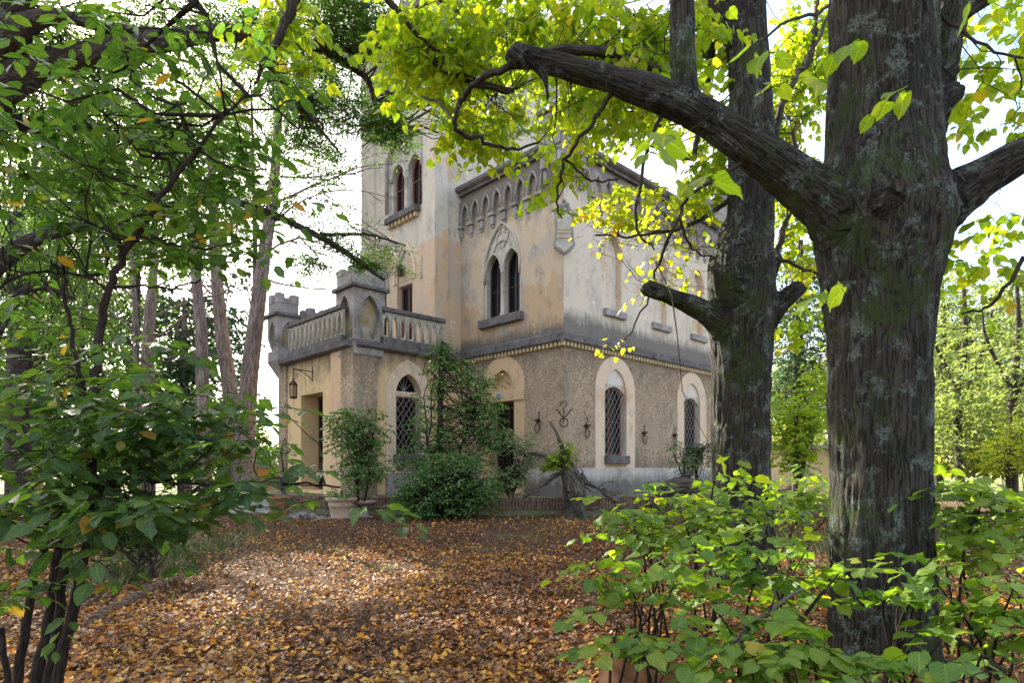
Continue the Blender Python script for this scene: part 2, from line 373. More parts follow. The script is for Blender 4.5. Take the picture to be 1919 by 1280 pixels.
def stone(name, a, b, sc=3.0, dirt=.5):
    t = NT(name); n = t.noise(t.oc, sc, 8, .7); f = t.noise(t.oc, sc * 12, 4, .7)
    c = t.mix(t.ramp(n, [(.35, 0), (.65, 1)]), a, b)
    c = t.mix(t.math('MULTIPLY', t.ramp(f, [(.52, 0), (.66, 1)]), dirt), c, tuple(min(1, x * 1.9) for x in b))
    c = t.mix(t.math('MULTIPLY', t.ramp(t.noise(t.map(t.oc, (1, 1, 1), (4, 4, 4)), sc * 2.2, 6, .7), [(.58, 0), (.66, 1)]), .7), c, tuple(x * .45 for x in a))
    return t.fin(c, .93, t.bump(t.math('ADD', f, n), .6, .012), .15)
ST_DARK = stone('lichened_stone', (.07, .068, .07), (.18, .17, .17), 3.5, .55)
ST_GREY = stone('grey_stone', (.20, .19, .19), (.38, .36, .34), 2.2, .3)
ST_PALE = stone('pale_carved_stone', (.36, .34, .30), (.56, .53, .46), 4, .2)
ST_OCH = stone('ochre_stone', (.42, .31, .17), (.55, .45, .28), 3, .15)
ST_NICHE = stone('stained_niche', (.30, .22, .08), (.38, .36, .33), 2.5, .2)
IRON = NT('rusty_iron'); IRON = IRON.fin(IRON.mix(IRON.ramp(IRON.noise(IRON.oc, 30, 4), [(.4, 0), (.6, 1)]), (.03, .022, .02), (.09, .045, .03)), .7, None, .4, .3)
WIRE = NT('grey_wire').fin((.32, .29, .27), .6, None, .4, .3)
def wood(name, a, b):
    t = NT(name); n = t.noise(t.map(t.oc, (1, 1, .08)), 26, 5, .6); return t.fin(t.mix(n, a, b), .65, t.bump(n, .3, .004), .3)
WD_RED = wood('red_brown_wood', (.10, .03, .022), (.19, .07, .05))
WD_DARK = wood('dark_wood', (.03, .02, .017), (.09, .055, .04))
GLASS = NT('room_shade_glass').fin((.006, .007, .009), .2, None, .18)  # opaque pane; the darkness of the rooms behind is put into its colour
DARK = NT('dark_interior').fin((.015, .013, .012), .9, None, .1)  # near-black inner walls: the shade of unlit rooms is put into the colour

villa = thing('gothic_villa', 'derelict neo-gothic villa with square tower, arched balcony wing and rough stucco ground floor', 'villa', (C0[0], C0[1], 0), TH)
FR = Face('R', 0.0); FL = Face('L', 0.0); TL = Face('L', -1.09); TR = Face('R', 4.76); WF = Face('R', 4.55); WL = Face('L', -4.255)
PZ, BZ0, BZ1, RZ, UL = .62, 5.18, 5.47, 10.98, 9.82
def vpart(mb, name, m, parent=None, **k): return mb.build(name, m, parent or villa, **k)

def lathe_col(mb, face, a, z0, z1, r, o):
    x, y, _ = face.p(a, 0, o)
    mb.lathe([(r * 1.5, z0), (r * 1.5, z0 + .07), (r, z0 + .13), (r * .93, z1 - .22), (r * 1.15, z1 - .2), (r, z1 - .17), (r * 1.6, z1 - .02), (r * 1.6, z1)], (x, y), 10)

def clip_line(poly, p, d):
    t0, t1 = -1e9, 1e9; n = len(poly)
    ar = sum(poly[i][0] * poly[(i + 1) % n][1] - poly[(i + 1) % n][0] * poly[i][1] for i in range(n)); sg = 1 if ar > 0 else -1
    for i in range(n):
        a, b = poly[i], poly[(i + 1) % n]; nx, nz = -(b[1] - a[1]) * sg, (b[0] - a[0]) * sg
        den = nx * d[0] + nz * d[1]; num = nx * (a[0] - p[0]) + nz * (a[1] - p[1])
        if abs(den) < 1e-9:
            if num > 0: return None
            continue
        t = num / den
        if den > 0: t0 = max(t0, t)
        else: t1 = min(t1, t)
    return (t0, t1) if t1 - t0 > .03 else None
def grille(face, poly, o, step, parent, r=.008):
    mb = MB(); xs = [p[0] for p in poly]; zs = [p[1] for p in poly]; slope = 1.45
    for sg in (1, -1):
        k = min(zs) - slope * (max(xs) - min(xs))
        while k < max(zs) + slope * (max(xs) - min(xs)):
            p = (min(xs), k if sg > 0 else k); d = (1, slope * sg)
            q = clip_line(poly, p, d)
            if q:
                A = (p[0] + d[0] * q[0], p[1] + d[1] * q[0]); B = (p[0] + d[0] * q[1], p[1] + d[1] * q[1])
                mb.tube([face.p(A[0], A[1], o + .004 * sg), face.p(B[0], B[1], o + .004 * sg)], r, 4, False)
            k += step
    return mb.build('grille', WIRE, parent)
def frame_bars(face, poly, o, t, bars, m, parent, name='window'):
    """a timber frame following poly, plus cross bars"""
    c = (sum(p[0] for p in poly) / len(poly), sum(p[1] for p in poly) / len(poly))
    xs = [p[0] for p in poly]; zs = [p[1] for p in poly]; w = max(xs) - min(xs); h = max(zs) - min(zs)
    cx, cz = (max(xs) + min(xs)) / 2, (max(zs) + min(zs)) / 2
    inner = [(cx + (x - cx) * (1 - 2 * t / w), cz + (z - cz) * (1 - 2 * t / h)) for x, z in poly]
    mb = MB(); prism(mb, face, poly, [inner], o - .06, o)
    for kind, q in bars:
        if kind == 'h': sbox(mb, face, min(xs) + t, max(xs) - t, q - t * .4, q + t * .4, o - .05, o - .008)
        else: sbox(mb, face, q - t * .4, q + t * .4, min(zs) + t, max(zs) - t, o - .052, o - .005)
    w_ = mb.build(name, m, parent)
    g = MB(); prism(g, face, poly, [], o - .045, o - .035); g.build('pane', GLASS, w_)
    return w_

# ================= main block =================
# --- right face, ground floor
W1 = {'c': pr(1153.3, 800)[0], 'w': pr(1173.5, 800)[0] - pr(1133, 800)[0]}
W2c = UL - W1['c']
def rwin_holes(c): return arch(c, W1['w'], pr(1153, 854)[1], pr(1153, 735)[1], pr(1153, 692)[1])
zs_, zt_ = pr(1153, 735)[1], pr(1153, 692)[1]; zb_ = pr(1153, 854)[1]
holes = [arch(c, W1['w'], zb_, zs_, zt_) for c in (W1['c'], W2c)]
sur_w = pr(1188.5, 800)[0] - pr(1114, 800)[0]; sur_t = pr(1150, 667)[1]
outer_s = [arch(c, sur_w, PZ, zs_ + .02, sur_t) for c in (W1['c'], W2c)]
# rough stucco wall with the surrounds let into it
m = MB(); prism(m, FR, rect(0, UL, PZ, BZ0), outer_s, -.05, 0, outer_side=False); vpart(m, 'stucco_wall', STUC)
for c, h_, os_ in zip((W1['c'], W2c), holes, outer_s):
    m = MB(); prism(m, FR, os_, [h_], -.42, .02); vpart(m, 'window_surround', PL_PEA)
    gz = pr(1153, 726)[1]
    low = rect(c - W1['w'] / 2, c + W1['w'] / 2, zb_, gz - .06)
    # white blind tympanum above a flat-arched light
    op = [(c - W1['w'] / 2 + .02, zb_), (c - W1['w'] / 2 + .02, gz - .22), (c - W1['w'] * .25, gz - .03), (c, gz + .03), (c + W1['w'] * .25, gz - .03), (c + W1['w'] / 2 - .02, gz - .22), (c + W1['w'] / 2 - .02, zb_)]
    m = MB(); prism(m, FR, arch(c, W1['w'], zb_ + .001, zs_, zt_), [[(x, max(z, zb_ + .004)) for x, z in op]], -.3, -.045); tym = vpart(m, 'tympanum', PL_PLAIN)
    wf = frame_bars(FR, op, -.2, .05, [('v', c - .1), ('h', zb_ + 1.1)], WD_RED, villa)
    grille(FR, [(x, z) for x, z in rect(c - W1['w'] / 2, c + W1['w'] / 2, zb_, gz + .08)], -.0, .31, wf, .0075)
    m = MB(); sbox(m, FR, c - .60, c + .60, zb_ - .27, zb_ - .002, -.1, .16); vpart(m, 'sill', ST_DARK, bevel=.015)
    m = MB()
    for i in range(11): sbox(m, FR, c - .53 + i * .10, c - .48 + i * .10, zb_ - .34, zb_ - .272, -.02, .10)
    tag(vpart(m, 'sill_dentils', ST_OCH), kind='stuff')
# plinth pieces between the surrounds
xs_ = [0 - .04] + sum([[c - sur_w / 2, c + sur_w / 2] for c in (W1['c'], W2c)], []) + [UL + .04]
for a, b in ((xs_[0], xs_[1]), (xs_[2], xs_[3]), (xs_[4], xs_[5])):
    m = MB(); sbox(m, FR, a, b, PZ - .3, 1.46, -.05, .045); vpart(m, 'plinth', PL_WHI, bevel=.01)
for a, b in ((xs_[1], xs_[2]), (xs_[3], xs_[4])):
    m = MB(); sbox(m, FR, a + .002, b - .002, PZ - .3, 1.44, -.05, .042); vpart(m, 'plinth', PL_WHI)
# --- left face, ground floor with arched doorway
dv0, dz0 = pl(964, 751); dv1 = dv0 + 1.12
dc = (dv0 + dv1) / 2
szt = pl(945, 667)[1]; ta = pl(942, 693)[1]; tb = pl(942, 734)[1]; lb = pl(964, 751)[1]
sw = 2 * (dc - pl(984, 800)[0])
souter = arch(dc, sw, PZ, tb + .1, szt)
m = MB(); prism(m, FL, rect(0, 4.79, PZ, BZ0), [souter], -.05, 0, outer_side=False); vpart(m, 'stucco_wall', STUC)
tymp = arch(dc, 1.02, tb, tb + .05, ta)
m = MB(); prism(m, FL, souter, [tymp, rect(dc - .56, dc + .56, PZ + .001, lb)], -.5, .02); vpart(m, 'door_surround', PL_TAN)
m = MB(); prism(m, FL, arch(dc, 1.02, tb + .001, tb + .05, ta), [], -.3, -.22); vpart(m, 'door_tympanum', PL_TAN)
m = MB(); sbox(m, FL, dc - sw / 2, dc + sw / 2, lb + .002, tb - .002, .02, .08); vpart(m, 'door_lintel', PL_TAN, bevel=.01)
dd = frame_bars(FL, rect(dc - .555, dc + .555, PZ + .01, lb - .004), -.3, .09, [('v', dc), ('h', PZ + 1.1)], WD_DARK, villa, 'door')
m = MB().box((-.14, dc - .02, lb + .1), (-.06, dc + .14, lb + .22)); m.lathe([(.0, lb + .3), (.05, lb + .27), (.07, lb + .22)], (-.1, dc + .06), 8)
vpart(m, 'wall_bell', NT('blue_paint').fin((.18, .32, .42), .5))
for a, b in ((-.04, dc - sw / 2), (dc + sw / 2, 4.8)):
    m = MB(); sbox(m, FL, a, b, PZ - .3, 1.46, -.05, .045); vpart(m, 'plinth', PL_WHI)
# --- belt course all round, with dentils
def belt(face, a0, a1, z0, z1, out, m1=ST_DARK, dent=True, pitch=.165, ztop=None):
    mb = MB(); L = face
    prof = [(0, z0), (out * .6, z0), (out, z0 + .05), (out, z1 - .05), (0, z1 + .06)]
    V = [L.p(a0, z, o) for o, z in prof] + [L.p(a1, z, o) for o, z in prof]; n = len(prof)
    Fs = [(i, (i + 1) % n, (i + 1) % n + n, i + n) for i in range(n)] + [tuple(range(n))[::-1], tuple(range(n, 2 * n))]
    mb.add(V, Fs); vpart(mb, 'belt_course', m1)
    if dent:
        d = MB(); a = a0 + .04
        while a < a1 - .06:
            sbox(d, L, a, a + pitch * .55, z0 - .12, z0 - .003, 0, out * .62); a += pitch
        tag(vpart(d, 'dentil_course', ST_OCH), kind='stuff')
belt(FR, -.15, UL + .1, BZ0, BZ1, .15); belt(FL, .0, 4.60, BZ0, BZ1, .148)
# --- upper right face with three blind niches
def ncen(a, b, y): return (pr(a, y)[0] + pr(b, y)[0]) / 2
N = [ncen(1119, 1180, 590), ncen(1210, 1264, 618), ncen(1286, 1328, 640)]
N = [N[0], UL / 2 , UL - N[0]] if False else [N[0], N[1], N[2]]
nzb = pr(1150, 583)[1]; nzt = pr(1150, 437)[1]
nh = [arch(c, .86, nzb, nzt - .75, nzt) for c in N]
m = MB(); prism(m, FR, rect(0, UL, BZ1, RZ), nh, -.2, 0, outer_side=False); vpart(m, 'upper_wall', PL_LIT)
for c, h_ in zip(N, nh):
    m = MB(); prism(m, FR, h_, [], -.25, -.195, outer_side=False); vpart(m, 'blind_niche', PL_LIT)
    m = MB(); hr = [(x + (.004 if x < c else -.004), z - .004) for x, z in h_]; hi_ = [(c + (x - c) * .9, max(z - .03, nzb + .002)) for x, z in h_]; prism(m, FR, [(x, max(z, nzb + .001)) for x, z in hr], [[(x, max(z, nzb + .01)) for x, z in hi_]], -.19, -.01); vpart(m, 'niche_reveal', PL_PEA)
    m = MB(); sbox(m, FR, c - .56, c + .56, nzb - .22, nzb - .002, -.12, .13); vpart(m, 'sill', ST_GREY, bevel=.015)
    m = MB(); o_ = arch(c, 1.02, nzt - .8, nzt - .72, nzt + .09); prism(m, FR, o_, [arch(c, .865, nzt - .799, nzt - .75, nzt + .003)], 0, .035); vpart(m, 'hood_mould', PL_PEA)
    m = MB(); sbox(m, FR, c + .44, c + .56, nzb - .5, nzb - .24, -.01, .004); vpart(m, 'bare_patch', PL_OCH) if False else None
# iron cramp on the wall
m = MB(); q = pr(1127, 475); sbox(m, FR, q[0] - .09, q[0] + .09, q[1] - .02, q[1] + .02, 0, .03); sbox(m, FR, q[0] - .09, q[0] - .06, q[1] + .021, q[1] + .2, 0, .03); vpart(m, 'wall_cramp', ST_GREY)
m = MB(); q = pr(1288, 537); sbox(m, FR, q[0] - .09, q[0] + .09, q[1] - .02, q[1] + .02, 0, .03); sbox(m, FR, q[0] - .09, q[0] - .06, q[1] + .021, q[1] + .2, 0, .03); vpart(m, 'wall_cramp', ST_GREY)
# --- upper left face with the two-light tracery window
bl, br = pl(906, 500)[0], pl(976, 480)[0]; bc = (bl + br) / 2; bw = abs(bl - br)
bzs = pl(945, 492)[1]; bzt = pl(942, 412)[1]; bzb = pl(945, 592)[1]
bo = arch(bc, bw, bzb, bzs - .1, bzt, 10)
m = MB(); prism(m, FL, rect(0, 4.79, BZ1, RZ), [bo], -.35, 0, outer_side=False); vpart(m, 'upper_wall', PL_UP)
lw = bw * .40; lt = pl(945, 470)[1]
li = [arch(bc + s * bw * .245, lw, bzb + .001, lt - .55, lt, 6) for s in (-1, 1)]
m = MB(); prism(m, FL, arch(bc, bw - .004, bzb + .0, bzs - .1, bzt - .002, 10), [[(x, max(z, bzb + .004)) for x, z in l] for l in li], -.24, -.05)
win = vpart(m, 'tracery_window', ST_PALE)
# raised mouldings of the tracery
mb = MB(); o_ = [FL.p(x, z, .0) for x, z in arch(bc, bw - .1, bzs - .5, bzs - .1, bzt - .06, 10)]; mb.tube(o_, .05, 6)
mb.build('arch_mould', ST_PALE, win, smooth=True)
for s in (-1, 1):
    mb = MB(); mb.tube([FL.p(x, z, -.03) for x, z in arch(bc + s * bw * .245, lw + .07, lt - .62, lt - .55, lt + .05, 6)][1:-1], .038, 6); mb.build('light_mould', ST_PALE, win, smooth=True)
qc, qr = (bzt * .55 + lt * .45), .27
for i in range(3):
    a = math.pi / 2 + i * 2 * math.pi / 3; cc = (bc + .15 * math.cos(a), qc + .15 * math.sin(a))
    mb = MB(); mb.tube([FL.p(cc[0] + .14 * math.cos(b), cc[1] + .14 * math.sin(b), -.03) for b in np.linspace(a - 2.2, a + 2.2, 12)], .03, 5); mb.build('trefoil', ST_PALE, win, smooth=True)
for s in (-1, 1):
    mb = MB(); mb.tube([FL.p(bc + s * x, z, -.035) for x, z in ((.05, qc - .42), (.22, qc - .2), (.36, qc - .33), (.44, qc - .55))], .025, 5); mb.build('leaf_scroll', ST_PALE, win, smooth=True)
mb = MB(); lathe_col(mb, FL, bc, bzb + .01, lt - .45, .075, -.06); mb.build('column', ST_PALE, win, smooth=True)
for l, s in zip(li, (-1, 1)):
    c = bc + s * bw * .245
    w_ = frame_bars(FL, l, -.25, .045, [('h', bzb + .95), ('v', c)], WD_DARK, villa)
m = MB(); sbox(m, FL, br - .12, bl + .12, bzb - .28, bzb - .002, -.05, .17); vpart(m, 'sill', ST_DARK, bevel=.02)
# --- corbelled arcade under the eaves
def corbel_unit(face, a, w, ztop, h, out, m_):
    mb = MB(); iw = w * .52
    hole = arch(a, iw, ztop - h - .001, ztop - h * .62, ztop - h * .24, 4)
    hole = [(x, z) for x, z in hole]
    zc = ztop - h
    outer = [(a - w / 2 + .002, zc), (a - w / 2 + .002, ztop)] + [(a + w / 2 - .002, ztop), (a + w / 2 - .002, zc), hole[-1]] + hole[-2:0:-1] + [hole[0]]
    outer[4] = (hole[-1][0], zc); outer[-1] = (hole[0][0], zc)
    prism(mb, face, outer, [], 0, out); r = vpart(mb, 'corbel_arch', m_)
    hd = MB(); p = [(x, z) for x, z in arch(a, iw + .09, zc + .05, ztop - h * .60, ztop - h * .14, 5)]
    hd.tube([face.p(x, z, out) for x, z in p], .035, 5); hd.build('hood', ST_GREY, r, smooth=True)
    # pendant corbel at the right-hand springing
    c = MB(); x0 = a + w / 2
    sbox(c, face, x0 - w * .25, x0 + w * .25, zc - .10, zc - .002, 0, out + .05)
    sbox(c, face, x0 - w * .17, x0 + w * .17, zc - .38, zc - .102, 0, out * .8)
    sbox(c, face, x0 - w * .12, x0 + w * .12, zc - .47, zc - .382, 0, out * .45)
    c.build('corbel', ST_GREY, r, bevel=.008)
for i in range(11):
    a = 4.76 - .33 - i * .54
    if a > .35: corbel_unit(FL, a, .54, RZ - .30, .82, .10, PL_UP)
for i in range(22):
    a = .95 + i * .54
    if a < UL - .5: corbel_unit(FR, a, .54, RZ - .30, .82, .10, PL_LIT)
# --- eaves
def eaves(face, a0, a1, z, out=.3, h=.27):
    mb = MB(); prof = [(0, z), (out * .45, z), (out * .5, z + h * .3), (out * .8, z + h * .42), (out, z + h * .62), (out, z + h), (0, z + h * 1.05)]
    V = [face.p(a0, zz, o) for o, zz in prof] + [face.p(a1, zz, o) for o, zz in prof]; n = len(prof)
    mb.add(V, [(i, (i + 1) % n, (i + 1) % n + n, i + n) for i in range(n)] + [tuple(range(n))[::-1], tuple(range(n, 2 * n))])
    vpart(mb, 'eaves_cornice', ST_DARK)
eaves(FR, .5, UL - .5, RZ - .08, .26); eaves(FL, .5, 4.74, RZ - .08, .262)
m = MB().box((.02, .02, RZ - .02), (UL - .02, UL - .02, RZ + .05)); vpart(m, 'roof', ST_DARK)
m = MB().box((UL - .03, 0, PZ), (UL, UL, RZ - .03)); m.box((0, UL - .03, PZ), (UL - .04, UL, RZ - .03)); vpart(m, 'rear_wall', PL_UP)
m = MB().box((.45, .45, PZ + .01), (UL - .1, UL - .1, PZ + .05)); m.box((.45, .5, BZ0), (UL - .1, UL - .1, BZ0 + .1)); m.box((3.2, .45, PZ + .06), (3.3, UL - .2, RZ - .3)); m.box((.5, 3.4, PZ + .06), (3.19, 3.5, RZ - .3)); vpart(m, 'interior_wall', DARK)
# --- small turret (bartizan) on a corner
def bartizan(u, v, s, z0, z1, m_, name='corner_turret', arches=True, cr=.55, ledge=True, cone=.9):
    t = MB(); h = s / 2
    t.box((u - h, v - h, z0), (u + h, v + h, z1))
    o = vpart(t, name, m_, bevel=.015)
    if ledge:
        l = MB().box((u - h - .10, v - h - .10, z1 + .002), (u + h + .10, v + h + .10, z1 + .14)); l.build('ledge', ST_DARK, o, bevel=.03)
    # merlons
    a = s * .34; zz = z1 + (.142 if ledge else .002)
    for du, dv in ((-1, -1), (1, -1), (-1, 1), (1, 1)):
        mm = MB(); x, y = u + du * (h - a / 2), v + dv * (h - a / 2); mm.box((x - a / 2, y - a / 2, zz), (x + a / 2, y + a / 2, zz + cr)); mm.build('merlon', ST_GREY, o, bevel=.03)
    pp = MB().box((u - h + .05, v - h + .05, zz), (u + h - .05, v + h - .05, zz + cr * .35)); pp.build('parapet', ST_GREY, o)
    if cone:   # tapering corbel below
        q = MB(); b = .35 * s
        V = [(u - h, v - h, z0), (u + h, v - h, z0), (u + h, v + h, z0), (u - h, v + h, z0), (u - b * .6, v - b * .6, z0 - cone), (u + b * .6, v - b * .6, z0 - cone), (u + b * .6, v + b * .6, z0 - cone), (u - b * .6, v + b * .6, z0 - cone)]
        q.add(V, [(0, 1, 5, 4), (1, 2, 6, 5), (2, 3, 7, 6), (3, 0, 4, 7), (4, 5, 6, 7)]); q.build('turret_corbel', m_, o)
    return o
bt = bartizan(.22, .22, 1.05, RZ - .25, RZ + .95, ST_GREY, cone=.0, cr=.5)
for f_, a in ((Face('R', -.305), .2), (Face('L', -.305), .2)):
    mb = MB(); prism(mb, f_, arch(a, .72, RZ - .1, RZ + .25, RZ + .8), [arch(a, .5, RZ - .099, RZ + .25, RZ + .66)], 0, .05); mb.build('blind_arch', ST_GREY, bt)
for a in (-.2, .62):
    for f_ in (FR, FL):
        mb = MB(); sbox(mb, f_, a - .1, a + .1, RZ - .6, RZ - .252, 0 if a > 0 else -.2, .27); sbox(mb, f_, a - .08, a + .08, RZ - .95, RZ - .602, 0 if a > 0 else -.2, .15); mb.build('bracket', ST_GREY, bt, bevel=.02)
mb = MB(); mb.add([(-.38, -.38, RZ + 1.1), (.82, -.38, RZ + 1.1), (.82, .82, RZ + 1.1), (-.38, .82, RZ + 1.1), (.22, .22, RZ + 2.6)], [(0, 1, 4), (1, 2, 4), (2, 3, 4), (3, 0, 4)]); mb.build('turret_spire', ST_GREY, bt)
b2 = bartizan(UL - .2, .22, 1.0, RZ - .25, RZ + .9, ST_GREY, cone=.9, cr=.5)
# --- corner shield
sh = MB(); cpt = vv(-.01, -.01)
out = [(-.28, .60), (-.14, .70), (0, .62), (.14, .70), (.28, .60), (.235, .3), (.25, -.2), (.31, -.36), (.14, -.50), (0, -.64), (-.14, -.50), (-.31, -.36), (-.25, -.2), (-.235, .3)]
zc = EYE + (HY - 436) / F * 17.85
def diag(a, z, o): 
    k = .7071; return (k * a - k * (o + .02), -k * a - k * (o + .02), z + zc)
n = len(out)
V = [diag(a * .92, z * .92, .14 + .04 * math.cos(a * 5)) for a, z in out] + [diag(a, z, -.12) for a, z in out] + [diag(0, 0, .19)]
sh.add(V, [(i, (i + 1) % n, 2 * n) for i in range(n)] + [(i, (i + 1) % n, (i + 1) % n + n, i + n) for i in range(n)])
sho = vpart(sh, 'stone_shield', ST_PALE)
for z in (.1, .0, -.14):
    mb = MB(); mb.tube([diag(-.24, z, .15), diag(0, z - .03, .19), diag(.24, z, .15)], .018, 5); mb.build('shield_band', ST_OCH, sho)
mb = MB(); mb.tube([diag(a, z, .15) for a, z in out] + [diag(*out[0], .15)], .03, 5); mb.build('shield_rim', ST_GREY, sho, smooth=True)
for a, z, r in ((-.1, .80, .09), (.08, .84, .09), (0, .95, .07), (.13, .74, .07), (-.14, .72, .06)):
    mb = MB(); x, y, zz = diag(a, z, .08); mb.lathe([(0.01, zz - r), (r * .8, zz - r * .5), (r, zz), (r * .7, zz + r * .6), (.01, zz + r)], (x, y), 8); mb.build('crest_leaf', ST_GREY, sho, smooth=True)

# ================= tower =================
TZ = 17.2; tv0, tv1 = 4.762, 9.46; tu1 = 5.05
bl, br = pl(733, 340, -1.09)[0], pl(785, 330, -1.09)[0]
tc_ = (pl(726, 350, -1.09)[0] + pl(793, 350, -1.09)[0]) / 2; tw = abs(pl(726, 350, -1.09)[0] - pl(793, 350, -1.09)[0])
tzb = pl(758, 399, -1.09)[1]; tzt = pl(758, 262, -1.09)[1]; tzs = pl(758, 306, -1.09)[1]
recess = arch(tc_, tw, tzb, tzs + .2, tzt, 9)
up2 = arch(tc_, tw, tzb + 4.6, tzs + 4.5, tzt + 4.3, 9)
bal_z = 5.45
# tower door and window at balcony level
d1a, d1b = pl(745, 550, -1.09)[0], pl(772, 550, -1.09)[0]; dzt1 = pl(758, 533, -1.09)[1]
w1a, w1b = pl(795, 550, -1.09)[0], pl(814, 550, -1.09)[0]; wzt = pl(804, 511, -1.09)[1]; wap = pl(804, 463, -1.09)[1]
dcen, dwid = (d1a + d1b) / 2, abs(d1a - d1b); wcen, wwid = (w1a + w1b) / 2, abs(w1a - w1b)
hd_ = arch(dcen, dwid + .05, bal_z + .1, dzt1 + .25, dzt1 + 1.25, 7); hw_ = arch(wcen, wwid, bal_z + .4, wzt + .05, wap, 7)
hd3 = arch(2 * dcen - wcen, wwid, bal_z + .4, wzt + .05, wap, 7)
m = MB(); prism(m, TL, rect(tv0, tv1, PZ, TZ), [recess, up2, hd_, hw_, hd3], -.32, 0, outer_side=False); vpart(m, 'tower_wall', PL_TOW)
m = MB(); prism(m, TR, rect(-1.09, tu1, PZ, TZ), [], -.3, 0, outer_side=False); vpart(m, 'tower_wall', PL_TOW)
m = MB().box((-1.0, tv1 - .05, PZ), (tu1, tv1 - .001, TZ)); m.box((tu1 - .05, tv0 + .05, RZ), (tu1 - .001, tv1 - .06, TZ)); vpart(m, 'rear_wall', PL_TOW)
m = MB().box((.3, tv0 + .35, PZ), (.35, tv1 - .1, TZ - .1)); m.box((-.7, tv0 + .35, 9.2), (.29, tv1 - .1, 9.3)); vpart(m, 'interior_wall', DARK)
for a0, a1 in ((tv0 - .04, pl(796, 350, -1.09)[0]), (pl(704, 350, -1.09)[0], tv1)):
    m = MB(); sbox(m, TL, a0, a1, bal_z, TZ, -.05, .09); vpart(m, 'pilaster', PL_TOW)
m = MB(); sbox(m, TR, -1.178, -.62, bal_z, TZ, -.04, .075); vpart(m, 'pilaster', PL_TOW)
m = MB(); sbox(m, TR, tu1 - .6, tu1, RZ, TZ, -.04, .075); vpart(m, 'pilaster', PL_TOW)
for zof, rc in ((0, recess), (4.45, up2)):
    zb, zt, zs = (tzb, tzt, tzs) if zof == 0 else (tzb + 4.6, tzt + 4.3, tzs + 4.4)
    lw = tw * .34
    li = [arch(tc_ + s * tw * .23, lw, zb + .004, zs - .35, zs + .1, 5) for s in (-1, 1)]
    m = MB(); prism(m, TL, [(x, max(z, zb + .001)) for x, z in rc], li, -.28, -.12); ww = vpart(m, 'tracery_window', ST_PALE)
    mb = MB(); mb.tube([TL.p(x, z, .01) for x, z in arch(tc_, tw + .06, zb + .3, tzs + .2 + (zof and 4.3), zt + .03, 9)], .07, 6); mb.build('arch_mould', ST_GREY, ww, smooth=True)
    for s in (-1, 1):
        mb = MB(); mb.tube([TL.p(x, z, -.08) for x, z in arch(tc_ + s * tw * .23, lw + .14, zs - .9, zs - .35, zs + .2, 5)][1:-1], .075, 6); mb.build('light_mould', ST_PALE, ww, smooth=True)
    mb = MB(); mb.tube([TL.p(tc_ + .2 * math.cos(b), zs + .62 + .2 * math.sin(b), -.1) for b in np.linspace(0, 6.28, 14)], .05, 5); mb.build('roundel', ST_PALE, ww, smooth=True)
    mb = MB(); lathe_col(mb, TL, tc_, zb + .01, zs - .3, .1, -.1); mb.build('column', ST_PALE, ww, smooth=True)
    for l, s in zip(li, (-1, 1)): frame_bars(TL, l, -.26, .07, [('v', tc_ + s * tw * .23), ('h', zb + 1.1)], WD_RED, villa)
    m = MB(); sbox(m, TL, tc_ - .98, tc_ + .98, zb - .22, zb - .002, -.05, .24); so = vpart(m, 'sill', ST_DARK, bevel=.02)
    for i in range(8):
        m = MB(); sbox(m, TL, tc_ - .88 + i * .235, tc_ - .76 + i * .235, zb - .38, zb - .222, 0, .16); m.build('bracket', ST_OCH, so)
# patch of bare ochre render below the sill
# balcony door, windows, lamps
frame_bars(TL, rect(dcen - dwid / 2 - .02, dcen + dwid / 2 + .02, bal_z + .101, dzt1), -.2, .08, [('v', dcen), ('h', bal_z + 1.1)], WD_RED, villa, 'balcony_door')
m = MB(); prism(m, TL, [(x, max(z, dzt1 + .002)) for x, z in hd_], [], -.25, -.08); vpart(m, 'door_tympanum', PL_TOW)
for cc in (wcen, 2 * dcen - wcen):
    frame_bars(TL, rect(cc - wwid / 2, cc + wwid / 2, bal_z + .401, wzt), -.2, .07, [('h', bal_z + 1.5)], WD_RED, villa)
    m = MB(); prism(m, TL, [(x, max(z, wzt + .002)) for x, z in arch(cc, wwid, bal_z + .4, wzt + .05, wap, 7)], [], -.25, -.1); vpart(m, 'window_tympanum', PL_OCH)
    m = MB(); prism(m, TL, arch(cc, wwid + .34, wzt - .1, wzt + .05, wap + .28, 7), [arch(cc, wwid + .06, wzt - .099, wzt + .05, wap + .03, 7)], 0, .05); vpart(m, 'hood_mould', ST_GREY)
m = MB(); prism(m, TL, arch(dcen, dwid + .5, dzt1 + .1, dzt1 + .25, dzt1 + 1.6, 7), [arch(dcen, dwid + .3, dzt1 + .101, dzt1 + .25, dzt1 + 1.45, 7)], 0, .05); vpart(m, 'hood_mould', PL_PEA)
for i in range(10):
    a = tv0 + .35 + i * .44
    corbel_unit(TL, a, .44, TZ - .05, .9, .12, PL_TOW)
for i in range(13):
    corbel_unit(TR, -.75 + i * .44, .44, TZ - .05, .9, .12, PL_TOW)
m = MB().box((-1.45, tv0 - .33, TZ), (tu1 + .3, tv1 + .3, TZ + .22)); vpart(m, 'eaves_cornice', ST_DARK)
for k in range(7):
    m = MB().box((-1.42, tv0 - .2 + k * .74, TZ + .222), (-1.1, tv0 + .2 + k * .74, TZ + .85)); vpart(m, 'merlon', ST_GREY, bevel=.02)
for k in range(8):
    m = MB().box((-.6 + k * .74, tv0 - .30, TZ + .222), (-.2 + k * .74, tv0 - .02, TZ + .85)); vpart(m, 'merlon', ST_GREY, bevel=.02)
